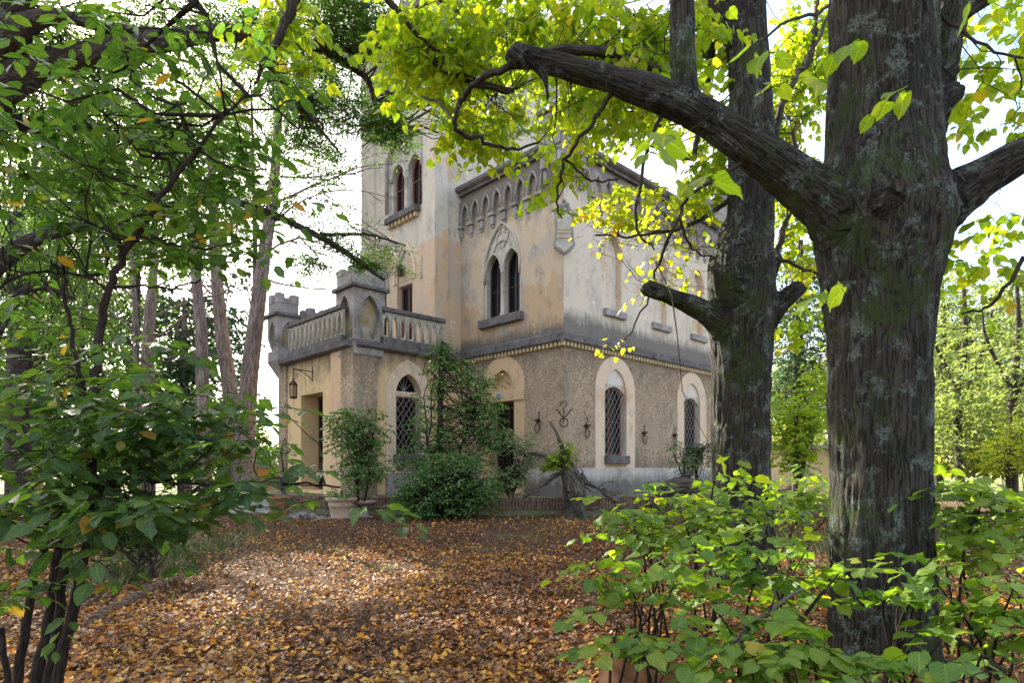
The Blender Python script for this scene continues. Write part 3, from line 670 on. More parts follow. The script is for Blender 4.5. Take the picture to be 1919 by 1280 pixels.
for u, v in ((-1.1, tv0), (tu1, tv0), (-1.1, tv1)):
    m = MB(); m.lathe([(.36, TZ + .222), (.36, TZ + 1.1), (.5, TZ + 1.2), (.5, TZ + 1.35), (.3, TZ + 1.4), (.05, TZ + 3.0), (.0, TZ + 3.05)], (u, v), 8, .39); vpart(m, 'pinnacle', ST_PALE)

# ================= balcony wing =================
wu0, wv1 = -4.255, 9.74
p1 = pr(704, 700, 4.55)[0]
ww_c = (pr(741.5, 780, 4.55)[0] + pr(788.6, 780, 4.55)[0]) / 2; ww_w = pr(788.6, 780, 4.55)[0] - pr(741.5, 780, 4.55)[0]
wz0 = pr(765, 852, 4.55)[1]; wzs = pr(765, 740, 4.55)[1]; wzt_ = pr(765, 701, 4.55)[1]
wh = arch(ww_c, ww_w, wz0, wzs, wzt_); so_ = arch(ww_c, ww_w + .72, PZ, wzs, pr(765, 676, 4.55)[1] + .02)
m = MB(); prism(m, WF, rect(wu0, -.002, PZ, BZ0 - .1), [so_], -.05, 0, outer_side=False); vpart(m, 'wing_wall', PL_OCH)
m = MB(); prism(m, WF, so_, [wh], -.42, .025); sf = vpart(m, 'window_surround', PL_PEA)
# voussoir joints scored round the arch head
for i in range(9):
    a = math.radians(25 + i * 16.25); r0, r1 = ww_w / 2 + .08, ww_w / 2 + .34
    mb = MB(); mb.tube([WF.p(ww_c + r0 * math.cos(a), wzs + .1 + r0 * 1.25 * math.sin(a), .027), WF.p(ww_c + r1 * math.cos(a), wzs + .1 + r1 * 1.2 * math.sin(a), .027)], .007, 4); mb.build('voussoir_joint', PL_PLAIN, sf)
zt2 = pr(765, 744, 4.55)[1]
wfr = frame_bars(WF, rect(ww_c - ww_w / 2, ww_c + ww_w / 2, wz0, zt2), -.3, .06, [('v', ww_c)], WD_DARK, villa)
m = MB(); sbox(m, WF, ww_c - ww_w / 2, ww_c + ww_w / 2, zt2 + .002, zt2 + .17, -.36, -.1); vpart(m, 'transom', PL_PEA)
fan = frame_bars(WF, [(x, max(z, zt2 + .172)) for x, z in arch(ww_c, ww_w, zt2 + .172, wzs, wzt_)], -.3, .05, [], WD_DARK, villa, 'fanlight')
for i in range(5):
    a = math.radians(30 + i * 30); mb = MB(); mb.tube([WF.p(ww_c, zt2 + .2, -.27), WF.p(ww_c + .3 * math.cos(a), zt2 + .2 + .5 * math.sin(a), -.27)], .012, 4); mb.build('glazing_bar', ST_GREY, fan)
grille(WF, rect(ww_c - ww_w / 2, ww_c + ww_w / 2, wz0, zt2 + .1), -.03, .30, wfr, .0075)
m = MB(); sbox(m, WF, ww_c - .58, ww_c + .58, wz0 - .26, wz0 - .002, -.1, .16); vpart(m, 'sill', ST_DARK, bevel=.015)
for s in (-1, 1):
    m = MB(); sbox(m, WF, ww_c + s * .35 - .1, ww_c + s * .35 + .1, wz0 - .5, wz0 - .262, 0, .12); vpart(m, 'sill_bracket', ST_DARK)
m = MB(); sbox(m, WF, ww_c - ww_w / 2 - .36, ww_c + ww_w / 2 + .36, PZ - .3, wz0 - .6, .0, .05); vpart(m, 'plinth', ST_GREY)
m = MB(); sbox(m, WF, wu0 - .10, p1, PZ - .1, BZ0 - .1, -.05, .10); vpart(m, 'stucco_pier', STUC)
# left face of the wing
pa, pb = pl(664, 700, wu0)[0], pl(644, 700, wu0)[0]
m = MB(); sbox(m, WL, 4.55 - .098, pb, PZ - .1, BZ0 - .1, -.05, .098); vpart(m, 'stucco_pier', STUC)
m = MB(); sbox(m, WL, pb + .002, pl(623, 700, wu0)[0], PZ - .1, BZ0 - .1, -.05, .06); vpart(m, 'pilaster', PL_TAN)
q0, q1 = pl(605, 800, wu0)[0], pl(564, 800, wu0)[0]; qz = pl(585, 738, wu0)[1]; qf = PZ + .22
m = MB(); prism(m, WL, rect(4.55, wv1, PZ, BZ0 - .1), [rect(q0, q1, PZ + .1, qz)], -.75, 0, outer_side=False); vpart(m, 'wing_wall', PL_OCH)
dr = frame_bars(WL, rect(q0, q0 + (q1 - q0) * .98, PZ + .12, qz - .005), -.62, .08, [('v', (q0 + q1) / 2), ('h', qz - .6)], WD_DARK, villa, 'door')
MB().tube([WL.p((q0 + q1) / 2 - .1, PZ + 1.3, -.58), WL.p((q0 + q1) / 2 - .1, PZ + 1.7, -.58)], .02, 6).build('handle', ST_PALE, dr)
m = MB(); sbox(m, WL, pl(539, 700, wu0)[0], wv1 + .05, PZ - .1, BZ0 - .1, -.05, .07); vpart(m, 'stucco_pier', STUC)
m = MB().box((-1.15, wv1 - .05, PZ), (wu0 + .02, wv1, BZ0 - .11)); vpart(m, 'rear_wall', PL_OCH)
m = MB().box((-3.3, 5.0, PZ), (-3.2, 9.2, BZ0 - .2)); m.box((-3.1, 5.2, PZ), (-1.2, 5.3, BZ0 - .2)); vpart(m, 'interior_wall', DARK)
# deck, belt and dentils of the balcony
m = MB().box((wu0 - .02, 4.53, BZ0 - .1), (-1.1, wv1, BZ1 - .12)); vpart(m, 'balcony_deck', ST_GREY)
m = MB().box((-1.09, 4.53, BZ0 - .1), (-.15, 4.76, BZ1 - .12)); vpart(m, 'balcony_deck', ST_GREY)
WB = .3
belt(Face('R', 4.53), wu0 - .02, -.16, BZ0 - .1, BZ1 - .18, .22, dent=False); belt(Face('L', wu0 - .02), 4.53, wv1, BZ0 - .1, BZ1 - .18, .22, dent=False)
# balustrades
def balustrade(face, a0, a1, n, z0, h):
    mb = MB(); sbox(mb, face, a0, a1, z0 + h - .14, z0 + h, -.02, .2); r = vpart(mb, 'balustrade', ST_DARK, bevel=.02)
    b = MB(); sbox(b, face, a0, a1, z0 - .16, z0 + .12, -.02, .19); b.build('base_rail', ST_DARK, r, bevel=.015)
    w = (a1 - a0) / n; zz1 = z0 + h - .142; zz0 = z0 + .122; base = None
    for i in range(n):
        c = a0 + w * (i + .5); u = MB()
        prism(u, face, rect(c - w / 2 + .001, c + w / 2 - .001, zz0, zz1), [arch(c, w * .60, zz0 + .06, zz1 - .36, zz1 - .13, 5)], .03, .11, back=True)
        bb = u.build('baluster', ST_PALE, r)
        u = MB(); u.tube([face.p(x, z, .125) for x, z in arch(c, w * .78, zz0 + .03, zz1 - .33, zz1 - .03, 5)], .03, 5); u.build('baluster_arch', ST_PALE, r, smooth=True)
zr = pr(719, 576, 4.45)[1]
z0b = BZ1 - .10
tq = .55
balustrade(Face('R', 4.50), pr(716, 600, 4.4)[0], -1.0, 8, z0b, zr - z0b)
balustrade(Face('L', wu0 - .05), 4.95, pl(545, 600, wu0 - .1)[0], 12, z0b, zr - z0b)
# niche turret on the wing corner
def niche_turret(u, v, s, zb, zw, zt, zs, zm, nm):
    """square open turret: narrow foot, widening to zw, slab at zs, merlons to zm; niches with pointed heads on each face"""
    h0, h1 = s * .36, s / 2
    o = MB(); o.box((u - h0 - .12, v - h0 - .12, zb - .38), (u + h0 + .12, v + h0 + .12, zb)); base = vpart(o, nm, ST_GREY, bevel=.03)
    for f in range(4):
        a = TH0 = f * math.pi / 2
        def T(x, o_, z):
            t = min(1, max(0, (z - zb) / (zw - zb))); hh = h0 + (h1 - h0) * t
            x = x * hh / h1; o2 = hh - .0 + o_
            X, Y = x, -o2
            ca, sa = math.cos(a), math.sin(a); return (u + X * ca - Y * sa, v + X * sa + Y * ca, z)
        oc_ = [(-h1, zb)] + [(-h1, z) for z in np.linspace(zb, zt, 6)[1:]] + [(h1, z) for z in np.linspace(zb, zt, 6)[::-1][:-1]] + [(h1, zb)]
        hl = arch(0, s * .66, zb + .16, zw + .02, zt - .15, 7)
        hl = [hl[0]] + [(hl[0][0], z) for z in np.linspace(hl[0][1], zw + .02, 4)[1:-1]] + hl[1:-1] + [(hl[-1][0], z) for z in np.linspace(zw + .02, hl[-1][1], 4)[1:-1]] + [hl[-1]]
        hl = [(x * (1 if z > zw - .25 else .86 if z > zb + .3 else .66), z) for x, z in hl]
        tri = tessellate_polygon([[Vector((x, z, 0)) for x, z in l] for l in (oc_, hl)]); fl = oc_ + hl
        mm = MB(); nn = len(fl); V = [T(x, 0, z) for x, z in fl] + [T(x * .9, -.14, z) for x, z in fl]
        Fs = [tuple(t) for t in tri] + [(len(oc_) + i, len(oc_) + (i + 1) % len(hl), len(oc_) + (i + 1) % len(hl) + nn, len(oc_) + i + nn) for i in range(len(hl))]
        mm.add(V, Fs); mm.build('niche_face', ST_GREY, base)
        bk = MB(); bk.add([T(x * .95, -.15, z) for x, z in hl], [tuple(range(len(hl)))]); bk.build('niche_back', ST_NICHE, base)
        mo = MB(); mo.tube([T(x, .0, z) for x, z in hl], .028, 5); mo.build('niche_mould', ST_GREY, base, smooth=True)
    sl = MB().box((u - h1 - .11, v - h1 - .11, zt), (u + h1 + .11, v + h1 + .11, zt + .11)); sl.build('ledge', ST_DARK, base, bevel=.02)
    bd = MB().box((u - h1 + .02, v - h1 + .02, zt + .112), (u + h1 - .02, v + h1 - .02, zt + .45)); bd.build('parapet', ST_GREY, base)
    mw = s * .36
    for du, dv in ((-1, -1), (1, -1), (-1, 1), (1, 1)):
        x, y = u + du * (h1 - mw / 2), v + dv * (h1 - mw / 2)
        mm = MB().box((x - mw / 2, y - mw / 2, zt + .452), (x + mw / 2, y + mw / 2, zm)); mm.build('merlon', ST_GREY, base, bevel=.03)
    return base
qy = lambda y: EYE - (y - HY) / F * 17.9
niche_turret(wu0 + .42, 4.55 + .38, 1.08, qy(638) + .05, qy(585), qy(532), 0, qy(488), 'corner_turret')
qy = lambda y: EYE - (y - HY) / F * 21.6
e = niche_turret(wu0 + .12, wv1 + .05, .82, qy(655) + .0, qy(632), qy(590), 0, qy(546), 'corner_turret')
m = MB(); uu, vv2 = wu0 + .12, wv1 + .05; b = .42; zz = qy(655) - .38
m.add([(uu - b, vv2 - b, zz), (uu + b, vv2 - b, zz), (uu + b, vv2 + b, zz), (uu - b, vv2 + b, zz), (uu + .05, vv2 - .1, zz - .85), (uu + .25, vv2 - .1, zz - .85), (uu + .25, vv2 + .1, zz - .85), (uu + .05, vv2 + .1, zz - .85)], [(0, 1, 5, 4), (1, 2, 6, 5), (2, 3, 7, 6), (3, 0, 4, 7), (4, 5, 6, 7)]); m.build('turret_corbel', ST_GREY, villa)
niche_turret(-3.0, wv1 + .0, .8, z0b + .2, z0b + .6, qy(604), 0, qy(565), 'corner_turret')
# wall lamps on the tower
for px, py in ((755, 508),):
    v_, z_ = pl(px, py, -1.09); m = MB(); x = -1.09 - .1
    m.box((x - .09, v_ - .08, z_ - .2), (x + .08, v_ + .08, z_ + .12)); m.lathe([(.15, z_ + .122), (.02, z_ + .25)], (x, v_), 6); vpart(m, 'wall_lamp', IRON)

# ================= things hung on the villa =================
def toworld(u, v, z): return vv(C0[0] + u * CT - v * ST, C0[1] + u * ST + v * CT, z)
v_, z_ = pl(586, 698, wu0); zl = pl(566, 700, wu0)[1]
lan = thing('hanging_lantern', 'rusty iron lantern hanging from a scrolled bracket above the side door', 'lantern', toworld(wu0, v_, z_), TH)
def L3(*p): return [tuple(q) for q in p]
MB().tube(L3((0, 0, .02), (-.68, 0, .05)), .016, 5).tube(L3((0, 0, -.3), (0, 0, .2)), .02, 5).build('bracket_arm', IRON, lan)
sc = [( -.02 - .55 * t, 0, -.25 + .28 * math.sin(t * 1.6)) for t in np.linspace(0, 1, 9)]
MB().tube(sc, .013, 5).build('scroll', IRON, lan)
MB().tube(L3((-.66, 0, .05), (-.66, 0, -.28)), .012, 5).build('chain', IRON, lan)
MB().lathe([(.0, -.24), (.04, -.28), (.03, -.33), (.09, -.38), (.15, -.45), (.15, -.48), (.12, -.49)], (-.66, 0), 6).lathe([(.09, -.92), (.13, -.9), (.13, -.86), (.0, -.86)], (-.66, 0), 6).build('lantern_cap', IRON, lan)
for k in range(6):
    a = k * math.pi / 3; MB().tube(L3((-.66 + .125 * math.cos(a), .125 * math.sin(a), -.48), (-.66 + .11 * math.cos(a), .11 * math.sin(a), -.88)), .012, 4).build('lantern_bar', IRON, lan)
MB().lathe([(.115, -.49), (.10, -.87)], (-.66, 0), 6).build('lantern_glass', NT('amber_glass').fin((.35, .2, .1), .2, None, .5), lan)
def iron_holder(pos, rz, lab, big=1.0):
    t = thing('iron_wall_ring', lab, 'wall bracket', pos, rz, 'wrought iron rings fixed along the stucco walls')
    s = big * .85
    MB().tube([(0, -.03, .3 * s), (.03 * s, -.06, .34 * s), (.06 * s, -.05, .3 * s), (.03 * s, -.04, .15 * s), (0, -.05, 0)], .014, 5).build('hook', IRON, t)
    MB().lathe([(.02, -.06 * s), (.09 * s, 0), (.1 * s, .05 * s), (.03, .09 * s)], (0, -.06), 8).build('boss', IRON, t, smooth=True)
    for sg in (-1, 1): MB().tube([(0, -.06, .03), (sg * .12 * s, -.1, .08 * s), (sg * .15 * s, -.1, .02)], .014, 5).build('prong', IRON, t)
    MB().tube([(0, -.07, -.05 * s), (.13 * s, -.08, -.2 * s), (.1 * s, -.08, -.33 * s), (0, -.09, -.42 * s), (-.1 * s, -.08, -.33 * s), (-.13 * s, -.08, -.2 * s), (0, -.07, -.05 * s)], .016, 5).build('ring', IRON, t)
for i, (px, py, sd_) in enumerate(((1097, 800, 'R'), (1205, 813, 'R'), (1262, 817, 'R'), (1010, 790, 'L'))):
    a, z = pr(px, py) if sd_ == 'R' else pl(px, py)
    pos = toworld(a, -.0, z) if sd_ == 'R' else toworld(0, a, z)
    iron_holder(pos, TH if sd_ == 'R' else TH - math.pi / 2,
        ['rusty iron ring on the wall between villa corner and first arched window', 'rusty iron ring on the wall just right of the first arched window', 'rusty iron ring on the wall just left of the second arched window', 'rusty iron hook on the shaded wall right of the arched doorway'][i])
tc2 = thing('iron_wall_torch', 'rusty iron torch holder with curled arms standing out from the villa corner', 'torch holder', toworld(0.0, .0, EYE + (HY - 785) / F * 18), TH - math.pi / 4)
MB().tube([(-.02, -.02, -.1), (0, -.08, .05), (0, -.06, .3), (.09, -.06, .42), (.04, -.06, .52), (-.08, -.06, .45), (-.12, -.06, .36)], .016, 5).build('stem', IRON, tc2)
for sg in (-1, 1): MB().tube([(0, -.1, .0), (sg * .1, -.1, .12), (sg * .2, -.1, .26), (sg * .26, -.1, .24)], .018, 5).build('arm', IRON, tc2)
MB().tube([(.12 * math.cos(a), -.1, -.12 + .13 * math.sin(a)) for a in np.linspace(0, 6.28, 13)], .018, 5).build('ring', IRON, tc2)
# ------------------------------------------------------------------ ground
def sstep(a, b, x): t = np.clip((x - a) / (b - a), 0, 1); return t * t * (3 - 2 * t)
def gz(x, y):
    x = np.asarray(x, float); y = np.asarray(y, float)
    n = fbm(np.stack([x * .8, y * .8, x * 0 + 3], -1), 3) - .5
    far = np.clip((y - 22) / 30, 0, 1)
    return .2 * sstep(11, 16, y) + .10 * n - .03 + .25 * sstep(1.3, 2.6, x) * sstep(6.2, 5.2, y) * 0 - far * .6
def ax(lims):
    out = []
    for a, b, n in lims: out += list(np.linspace(a, b, n, endpoint=False))
    out.append(lims[-1][1]); return np.array(out)
gx = ax([(-900, -60, 14), (-60, -14, 24), (-14, 14, 150), (14, 60, 24), (60, 900, 14)]); gy = ax([(-60, 1, 18), (1, 22, 120), (22, 60, 24), (60, 1500, 16)])
XX, YY = np.meshgrid(gx, gy, indexing='ij'); ZZ = gz(XX, YY)
fine = fbm(np.stack([XX * 7, YY * 7, XX * 0], -1), 2) - .5; ZZ = ZZ + fine * .03
V = np.stack([XX, YY, ZZ], -1).reshape(-1, 3); ny = len(gy)
i = (np.arange(len(gx) - 1)[:, None] * ny + np.arange(ny - 1)[None]).ravel()
def soil():
    t = NT('leafy_soil'); n = t.noise(t.oc, .6, 6, .6); f = t.noise(t.oc, 38, 5, .7); v = t.vor(t.oc, 26, 'F1', 1)
    c = t.mix(t.ramp(f, [(.35, 0), (.68, 1)]), (.04, .026, .019), (.15, .09, .06))
    c = t.mix(t.math('MULTIPLY', t.ramp(n, [(.56, 0), (.66, 1)]), .7), c, (.10, .13, .03))
    y = t.z(t.oc, 1); far = t.ramp(t.math('DIVIDE', y, 60), [(.34, 0), (.5, 1)])
    g = t.mix(t.noise(t.oc, .25, 5), (.08, .11, .03), (.20, .20, .09))
    c = t.mix(far, c, g)
    return t.fin(c, .95, t.bump(f, .9, .03), .1)
SOIL = soil()
ground = link('ground', npmesh('ground', V, np.stack([i, i + ny, i + ny + 1, i + 1], -1), True), SOIL); tag(ground, kind='structure')

# raised paved platform round the villa, with a brick edge
MOSS = NT('mossy_paving'); _t = MOSS
MOSS = _t.fin(_t.mix(_t.ramp(_t.noise(_t.oc, 2.5, 6, .7), [(.4, 0), (.6, 1)]), (.13, .15, .05), (.24, .21, .17)), .95, _t.bump(_t.noise(_t.oc, 18, 5), .6, .02), .1)
edge = [at(px, 0, Y)[:2] for px, Y in ((395, 20.2), (500, 18.6), (600, 17.3), (720, 16.8), (860, 16.6), (1000, 16.6), (1140, 16.7), (1260, 17.2), (1380, 18.4), (1460, 21), (1480, 26))]
m = MB(); n = len(edge); back = [(8.5, 30), (-9, 30)]
poly = [tuple(p) for p in edge] + back
m.add([(x, y, .60) for x, y in poly] + [(x, y, -.1) for x, y in poly], [tuple(range(len(poly)))[::-1] and tuple(range(len(poly)))] + [(i, (i + 1) % len(poly), (i + 1) % len(poly) + len(poly), i + len(poly)) for i in range(len(poly))])
plat = m.build('terrace', MOSS); tag(plat, kind='structure')
BRICK = NT('old_brick'); _t = BRICK
BRICK = _t.fin(_t.mix(_t.ramp(_t.noise(_t.oc, 9, 5, .7), [(.4, 0), (.62, 1)]), (.10, .075, .06), (.26, .17, .12)), .95, _t.bump(_t.noise(_t.oc, 40, 4), .6, .01), .1)
eb = MB()
for a, b in zip(edge[1:-1], edge[2:]):
    L = np.linalg.norm(b - a); d = (b - a) / L; nn = vv(d[1], -d[0]); k = 0
    while k * .085 < L:
        c = a + d * k * .085; h = random.uniform(-.012, .012); o = nn * (.07 + random.uniform(-.01, .01)); q = c - nn * .12; w = d * .07
        P = [(*(c + o), .35), (*(c + o + w), .35), (*(q + w), .35), (*q, .35), (*(c + o), .66 + h), (*(c + o + w), .66 + h), (*(q + w), .66 + h), (*q, .66 + h)]
        eb.add(P, [(4, 5, 6, 7), (0, 1, 5, 4), (1, 2, 6, 5), (2, 3, 7, 6), (3, 0, 4, 7)]); k += 1
tag(eb.build('edging_brick', BRICK, plat), kind='stuff')
# stone steps at the side door
stp = thing('stone_steps', 'low pale stone steps leading up to the side of the villa', 'steps', at(455, 900, 18.2) * vv(1, 1, 0))
for k in range(3): MB().box((-.9 - .1 * k, -.25 - .34 * k, -.1), (1.0 + .05 * k, .1 - .34 * k if k else .8, .52 - .15 * k), .02).build('step', ST_GREY, stp, bevel=.02)

# terracotta pots
def clay(name, a, b):
    t = NT(name); n = t.noise(t.oc, 6, 7, .7); return t.fin(t.mix(t.ramp(n, [(.38, 0), (.64, 1)]), a, b), .88, t.bump(t.noise(t.oc, 60, 4), .2, .003), .2)
CLAY = clay('terracotta', (.17, .085, .045), (.34, .17, .09)); CLAYP = clay('pale_terracotta', (.34, .24, .17), (.44, .34, .27))
def pot(name, pos, r, h, m_, label, group=None, seg=40):
    t = thing(name, label, 'flower pot', pos, random.random() * 6)
    MB().lathe([(0, .0), (r * .66, 0), (r * .70, h * .1), (r * .74, h * .12), (r * .71, h * .15), (r * .86, h * .62), (r * .90, h * .64), (r * .92, h * .67), (r * .885, h * .70), (r * .93, h * .82), (r * .93, h * .83)], n=seg).build('pot_body', m_, t, smooth=True)
    MB().lathe([(r * .93, h * .83), (r * 1.05, h * .85), (r * 1.1, h * .9), (r * 1.1, h * .97), (r * 1.04, h), (r * .95, h * .99), (r * .9, h * .93), (r * .88, h * .8)], n=seg).build('pot_rim', m_, t, smooth=True)
    MB().lathe([(r * .885, h * .90), (r * .6, h * .96), (0, h * 1.0)], n=20).build('pot_soil', SOIL, t)
    return t
pot('terracotta_pot', (*at(640, 0, 15.6)[:2], .12), .36, .60, CLAYP, 'pale weathered terracotta pot with a raised band, standing below the pier of the wing')
pot('terracotta_pot', (*at(524, 0, 16.3)[:2], .16), .30, .55, CLAY, 'reddish terracotta pot on the ground left of the pale pot, near the steps')
pt = pot('terracotta_pot', (*at(1132, 0, 3.6)[:2], -.20), .215, .66, CLAY, 'large terracotta pot half buried in undergrowth, front of the photo', seg=64)
pt.rotation_euler = (R(5), R(20), 0)
d = thing('clay_dish', 'shallow terracotta dish beside the pale pot', 'dish', (*at(683, 0, 16.0)[:2], .5)); MB().lathe([(0, 0), (.26, .02), (.33, .08), (.34, .11), (.3, .1), (.0, .05)], n=24).build('dish', CLAYP, d, smooth=True)
MB().lathe([(.16, -.42), (.2, -.38), (.12, -.3), (.12, -.04), (.2, 0)], n=12).build('foot', ST_GREY, d, smooth=True)
ur = thing('stone_urn', 'dark stone urn with a sprouting plant in front of the side door', 'urn', at(531, 905, 17.6) * vv(1, 1, 0) + vv(0, 0, .6))
MB().box((-.16, -.16, 0), (.16, .16, .08)).lathe([(.14, .08), (.06, .14), (.06, .2), (.17, .3), (.21, .48), (.2, .56), (.25, .6), (.22, .62), (.1, .58)], n=14).build('urn_body', ST_DARK, ur, smooth=False)

# broken slate chips and pale stones heaped by the pots
chips = MB()
for k in range(380):
    px = random.gauss(570, 22); Y = random.uniform(15.7, 16.6); p = at(px, 0, Y); s = random.uniform(.02, .06)
    zc_ = float(gz(p[0], Y)) + max(0, .15 - abs(px - 570) * .004) * random.random()
    a = random.random() * 6.3; t = random.uniform(-.5, .5); ca, sa = math.cos(a) * s, math.sin(a) * s
    chips.add([(p[0] + ca, p[1] + sa, zc_ + t * s), (p[0] - sa, p[1] + ca, zc_), (p[0] - ca, p[1] - sa, zc_ - t * s), (p[0] + sa, p[1] - ca, zc_ + .02), (p[0], p[1], zc_ + .03)], [(0, 1, 4), (1, 2, 4), (2, 3, 4), (3, 0, 4)])
o = chips.build('stone_rubble', ST_GREY); tag(o, kind='stuff')

# edging tiles curving along the leaf-covered path at the left
bd = thing('path_edging', 'row of half-buried tilted clay tiles edging the path at the left', 'path edging', at(250, 0, 6.8) * vv(1, 1, 0))
bl_ = vv(*at(250, 0, 6.8)[:2], 0)
for k in range(18):
    t = k / 17; px, py = 170 + 165 * t, 1168 - 84 * t ** .8; Y = EYE * F / (py - HY); p = at(px, 0, Y); z = float(gz(p[0], Y))
    a = .6 + .3 * t + random.uniform(-.15, .15); tl_ = MB().box((-.055, -.02, -.1), (.055, .02, random.uniform(.07, .11)), .006).build('edging_tile', BRICK, bd, loc=vv(p[0], p[1], z) - bl_); tl_.rotation_euler = (random.uniform(-.25, .1), random.uniform(-.1, .1), a)

# small annex seen between the two big trunks
an = thing('garden_annex', 'low pinkish annex with a doorway seen between the two big trunks', 'outbuilding', (*at(1490, 0, 27)[:2], -.4), R(20))
FA = Face('R', 0.0)
m = MB(); prism(m, FA, rect(-2.2, 3.2, 0, 2.7), [rect(-.15, .55, .4, 2.1)], -.3, 0, outer_side=False); m.build('annex_wall', PL_OCH, an)
m = MB(); prism(m, FA, rect(-.28, .68, .3, 2.3), [rect(-.15, .55, .301, 2.1)], 0, .06); m.build('door_frame', PL_PEA, an)
MB().box((-.16, .2, .3), (.56, .25, 2.1)).build('door', WD_RED, an)
MB().box((-2.2, .3, 0), (-2.15, 4, 2.7)).box((3.15, .3, 0), (3.2, 4, 2.7)).box((-2.2, 3.9, 0), (3.2, 4, 2.7)).build('annex_wall', PL_PEA, an)
MB().box((-2.5, -.35, 2.7), (3.5, 4.2, 2.86)).build('roof', ST_GREY, an)
# sunlit orange garden wall behind the wing
gw = thing('garden_wall', 'low orange rendered garden wall catching the light left of the wing', 'wall', (*at(470, 0, 25)[:2], -.3), R(-20))
MB().box((-1.6, 0, 0), (1.9, .3, 1.75)).build('wall_panel', NT('orange_render').fin((.62, .33, .10), .9), gw); MB().box((-1.7, -.06, 1.75), (2.0, .36, 1.86)).build('coping', ST_GREY, gw)
for x in (-1.0, .2, 1.3): MB().box((x - .12, -.1, 0), (x + .12, -.001, 1.748)).build('buttress', PL_TAN, gw)
# ------------------------------------------------------------------ leaves
def proto(kind, hi=False):
    if kind == 'heart': o = [(-.02, 0), (-.09, .17), (.02, .36), (.22, .46), (.48, .45), (.72, .31), (.89, .12), (1.05, 0)]; zf, dr = .16, .22
    elif kind == 'oval': o = [(0, 0), (.12, .15), (.32, .27), (.55, .29), (.78, .19), (.93, .07), (1.0, 0)]; zf, dr = .22, .18
    else: o = [(0, 0), (.35, .2), (.7, .17), (1, 0)]; zf, dr = .3, .25
    if kind == 'flake' and not hi: pass
    elif not hi: o = {'heart': [(0, 0), (-.04, .31), (.25, .47), (.72, .29), (1.03, 0)], 'oval': [(0, 0), (.25, .24), (.65, .26), (1, 0)], 'tiny': [(0, 0), (.45, .24), (1, 0)]}[kind]
    elif kind == 'heart':   # toothed edge
        q = [o[0]]
        for a, b in zip(o[1:-2], o[2:-1]):
            q += [a, ((a[0] + b[0]) / 2 + .035, (a[1] + b[1]) / 2 + .012)]
        o = q + [o[-2], o[-1]]
    n = len(o); rib = [(p[0], 0) for p in o]
    V = []; Fs = []
    if kind == 'flake':
        return np.array([(0, 0, 0), (.25, .42, .14), (.75, .3, -.05), (1.05, 0, .1), (.7, -.34, .12), (.2, -.42, -.02)]), np.array([(0, 2, 1), (0, 3, 2), (0, 4, 3), (0, 5, 4)])
    if kind == 'tiny' and not hi:
        V = [(0, 0, 0), (.45, .25, .08), (1, 0, -.12), (.45, -.25, .08)]; return np.array(V), np.array([(0, 1, 2), (0, 2, 3)])
    rx = [max(0, p[0]) for p in o]
    for s in (1, -1):
        b = len(V)
        for (x, y), r in zip(o, rx):
            V += [(r, 0, -dr * r * r), (x, s * y, zf * y - dr * x * x - .25 * y * y + (.03 * math.sin(9 * x + s) if hi else 0))]
        for i in range(n - 1):
            a0, a1, b0, b1 = b + 2 * i, b + 2 * i + 1, b + 2 * i + 2, b + 2 * i + 3
            if i == 0: Fs.append((a0, b1, b0) if s > 0 else (a0, b0, b1)) if o[0][1] == 0 and rx[0] == o[0][0] else Fs.append((a0, b1, b0))
            else:
                if i == n - 2: Fs.append((a0, a1, b0))
                else: Fs += [(a0, a1, b1), (a0, b1, b0)]
    return np.array(V, float), np.array(Fs)
PROTO = {}
def getp(k, hi=False):
    if (k, hi) not in PROTO: PROTO[(k, hi)] = proto(k, hi)
    return PROTO[(k, hi)]
def unit(a): return a / (np.linalg.norm(a, axis=-1, keepdims=True) + 1e-9)
def sun_gap(P, keep_noise=.0):
    """real gaps in the canopy: True where a leaf would shade the sunlit clearings on the path"""
    g = P[:, :2] - SUN[:2] / SUN[2] * (P[:, 2:3])
    n = (noise3(np.c_[g * 1.7, g[:, :1] * 0]) - .5) * 1.0
    d1 = ((g[:, 0] + 3.0) / 1.75) ** 2 + ((g[:, 1] - 8.7) / 2.6) ** 2 + n * .8 < 1
    d2 = (((g[:, 0] - 3.8) / 2.8) ** 2 + ((g[:, 1] - 3.9) / 1.7) ** 2 + n * 1.6 < .95) | (((g[:, 0] - 6.3) / 1.8) ** 2 + ((g[:, 1] - 3.6) / 1.7) ** 2 + n * 1.4 < 1)
    r = rng.random(len(P))
    return (d1 & (r < .97)) | (d2 & (r < .85))
def orient(ax_, nm):
    ax_ = unit(ax_); sd_ = unit(np.cross(nm, ax_)); nn = np.cross(ax_, sd_)
    return np.stack([ax_, sd_, nn], -1)
def leafmesh(name, kind, L, hi=False):
    P, M, s, r = L; V, Fc = getp(kind, hi)
    W_ = P[:, None] + s[:, None, None] * np.einsum('nij,vj->nvi', M, V)
    Fa = Fc[None] + (np.arange(len(P)) * len(V))[:, None, None]
    return npmesh(name, W_.reshape(-1, 3), Fa.reshape(-1, 3), False, rnd=np.repeat(r, len(Fc)), bco=np.tile(V, (len(P), 1)))
_lv = {}
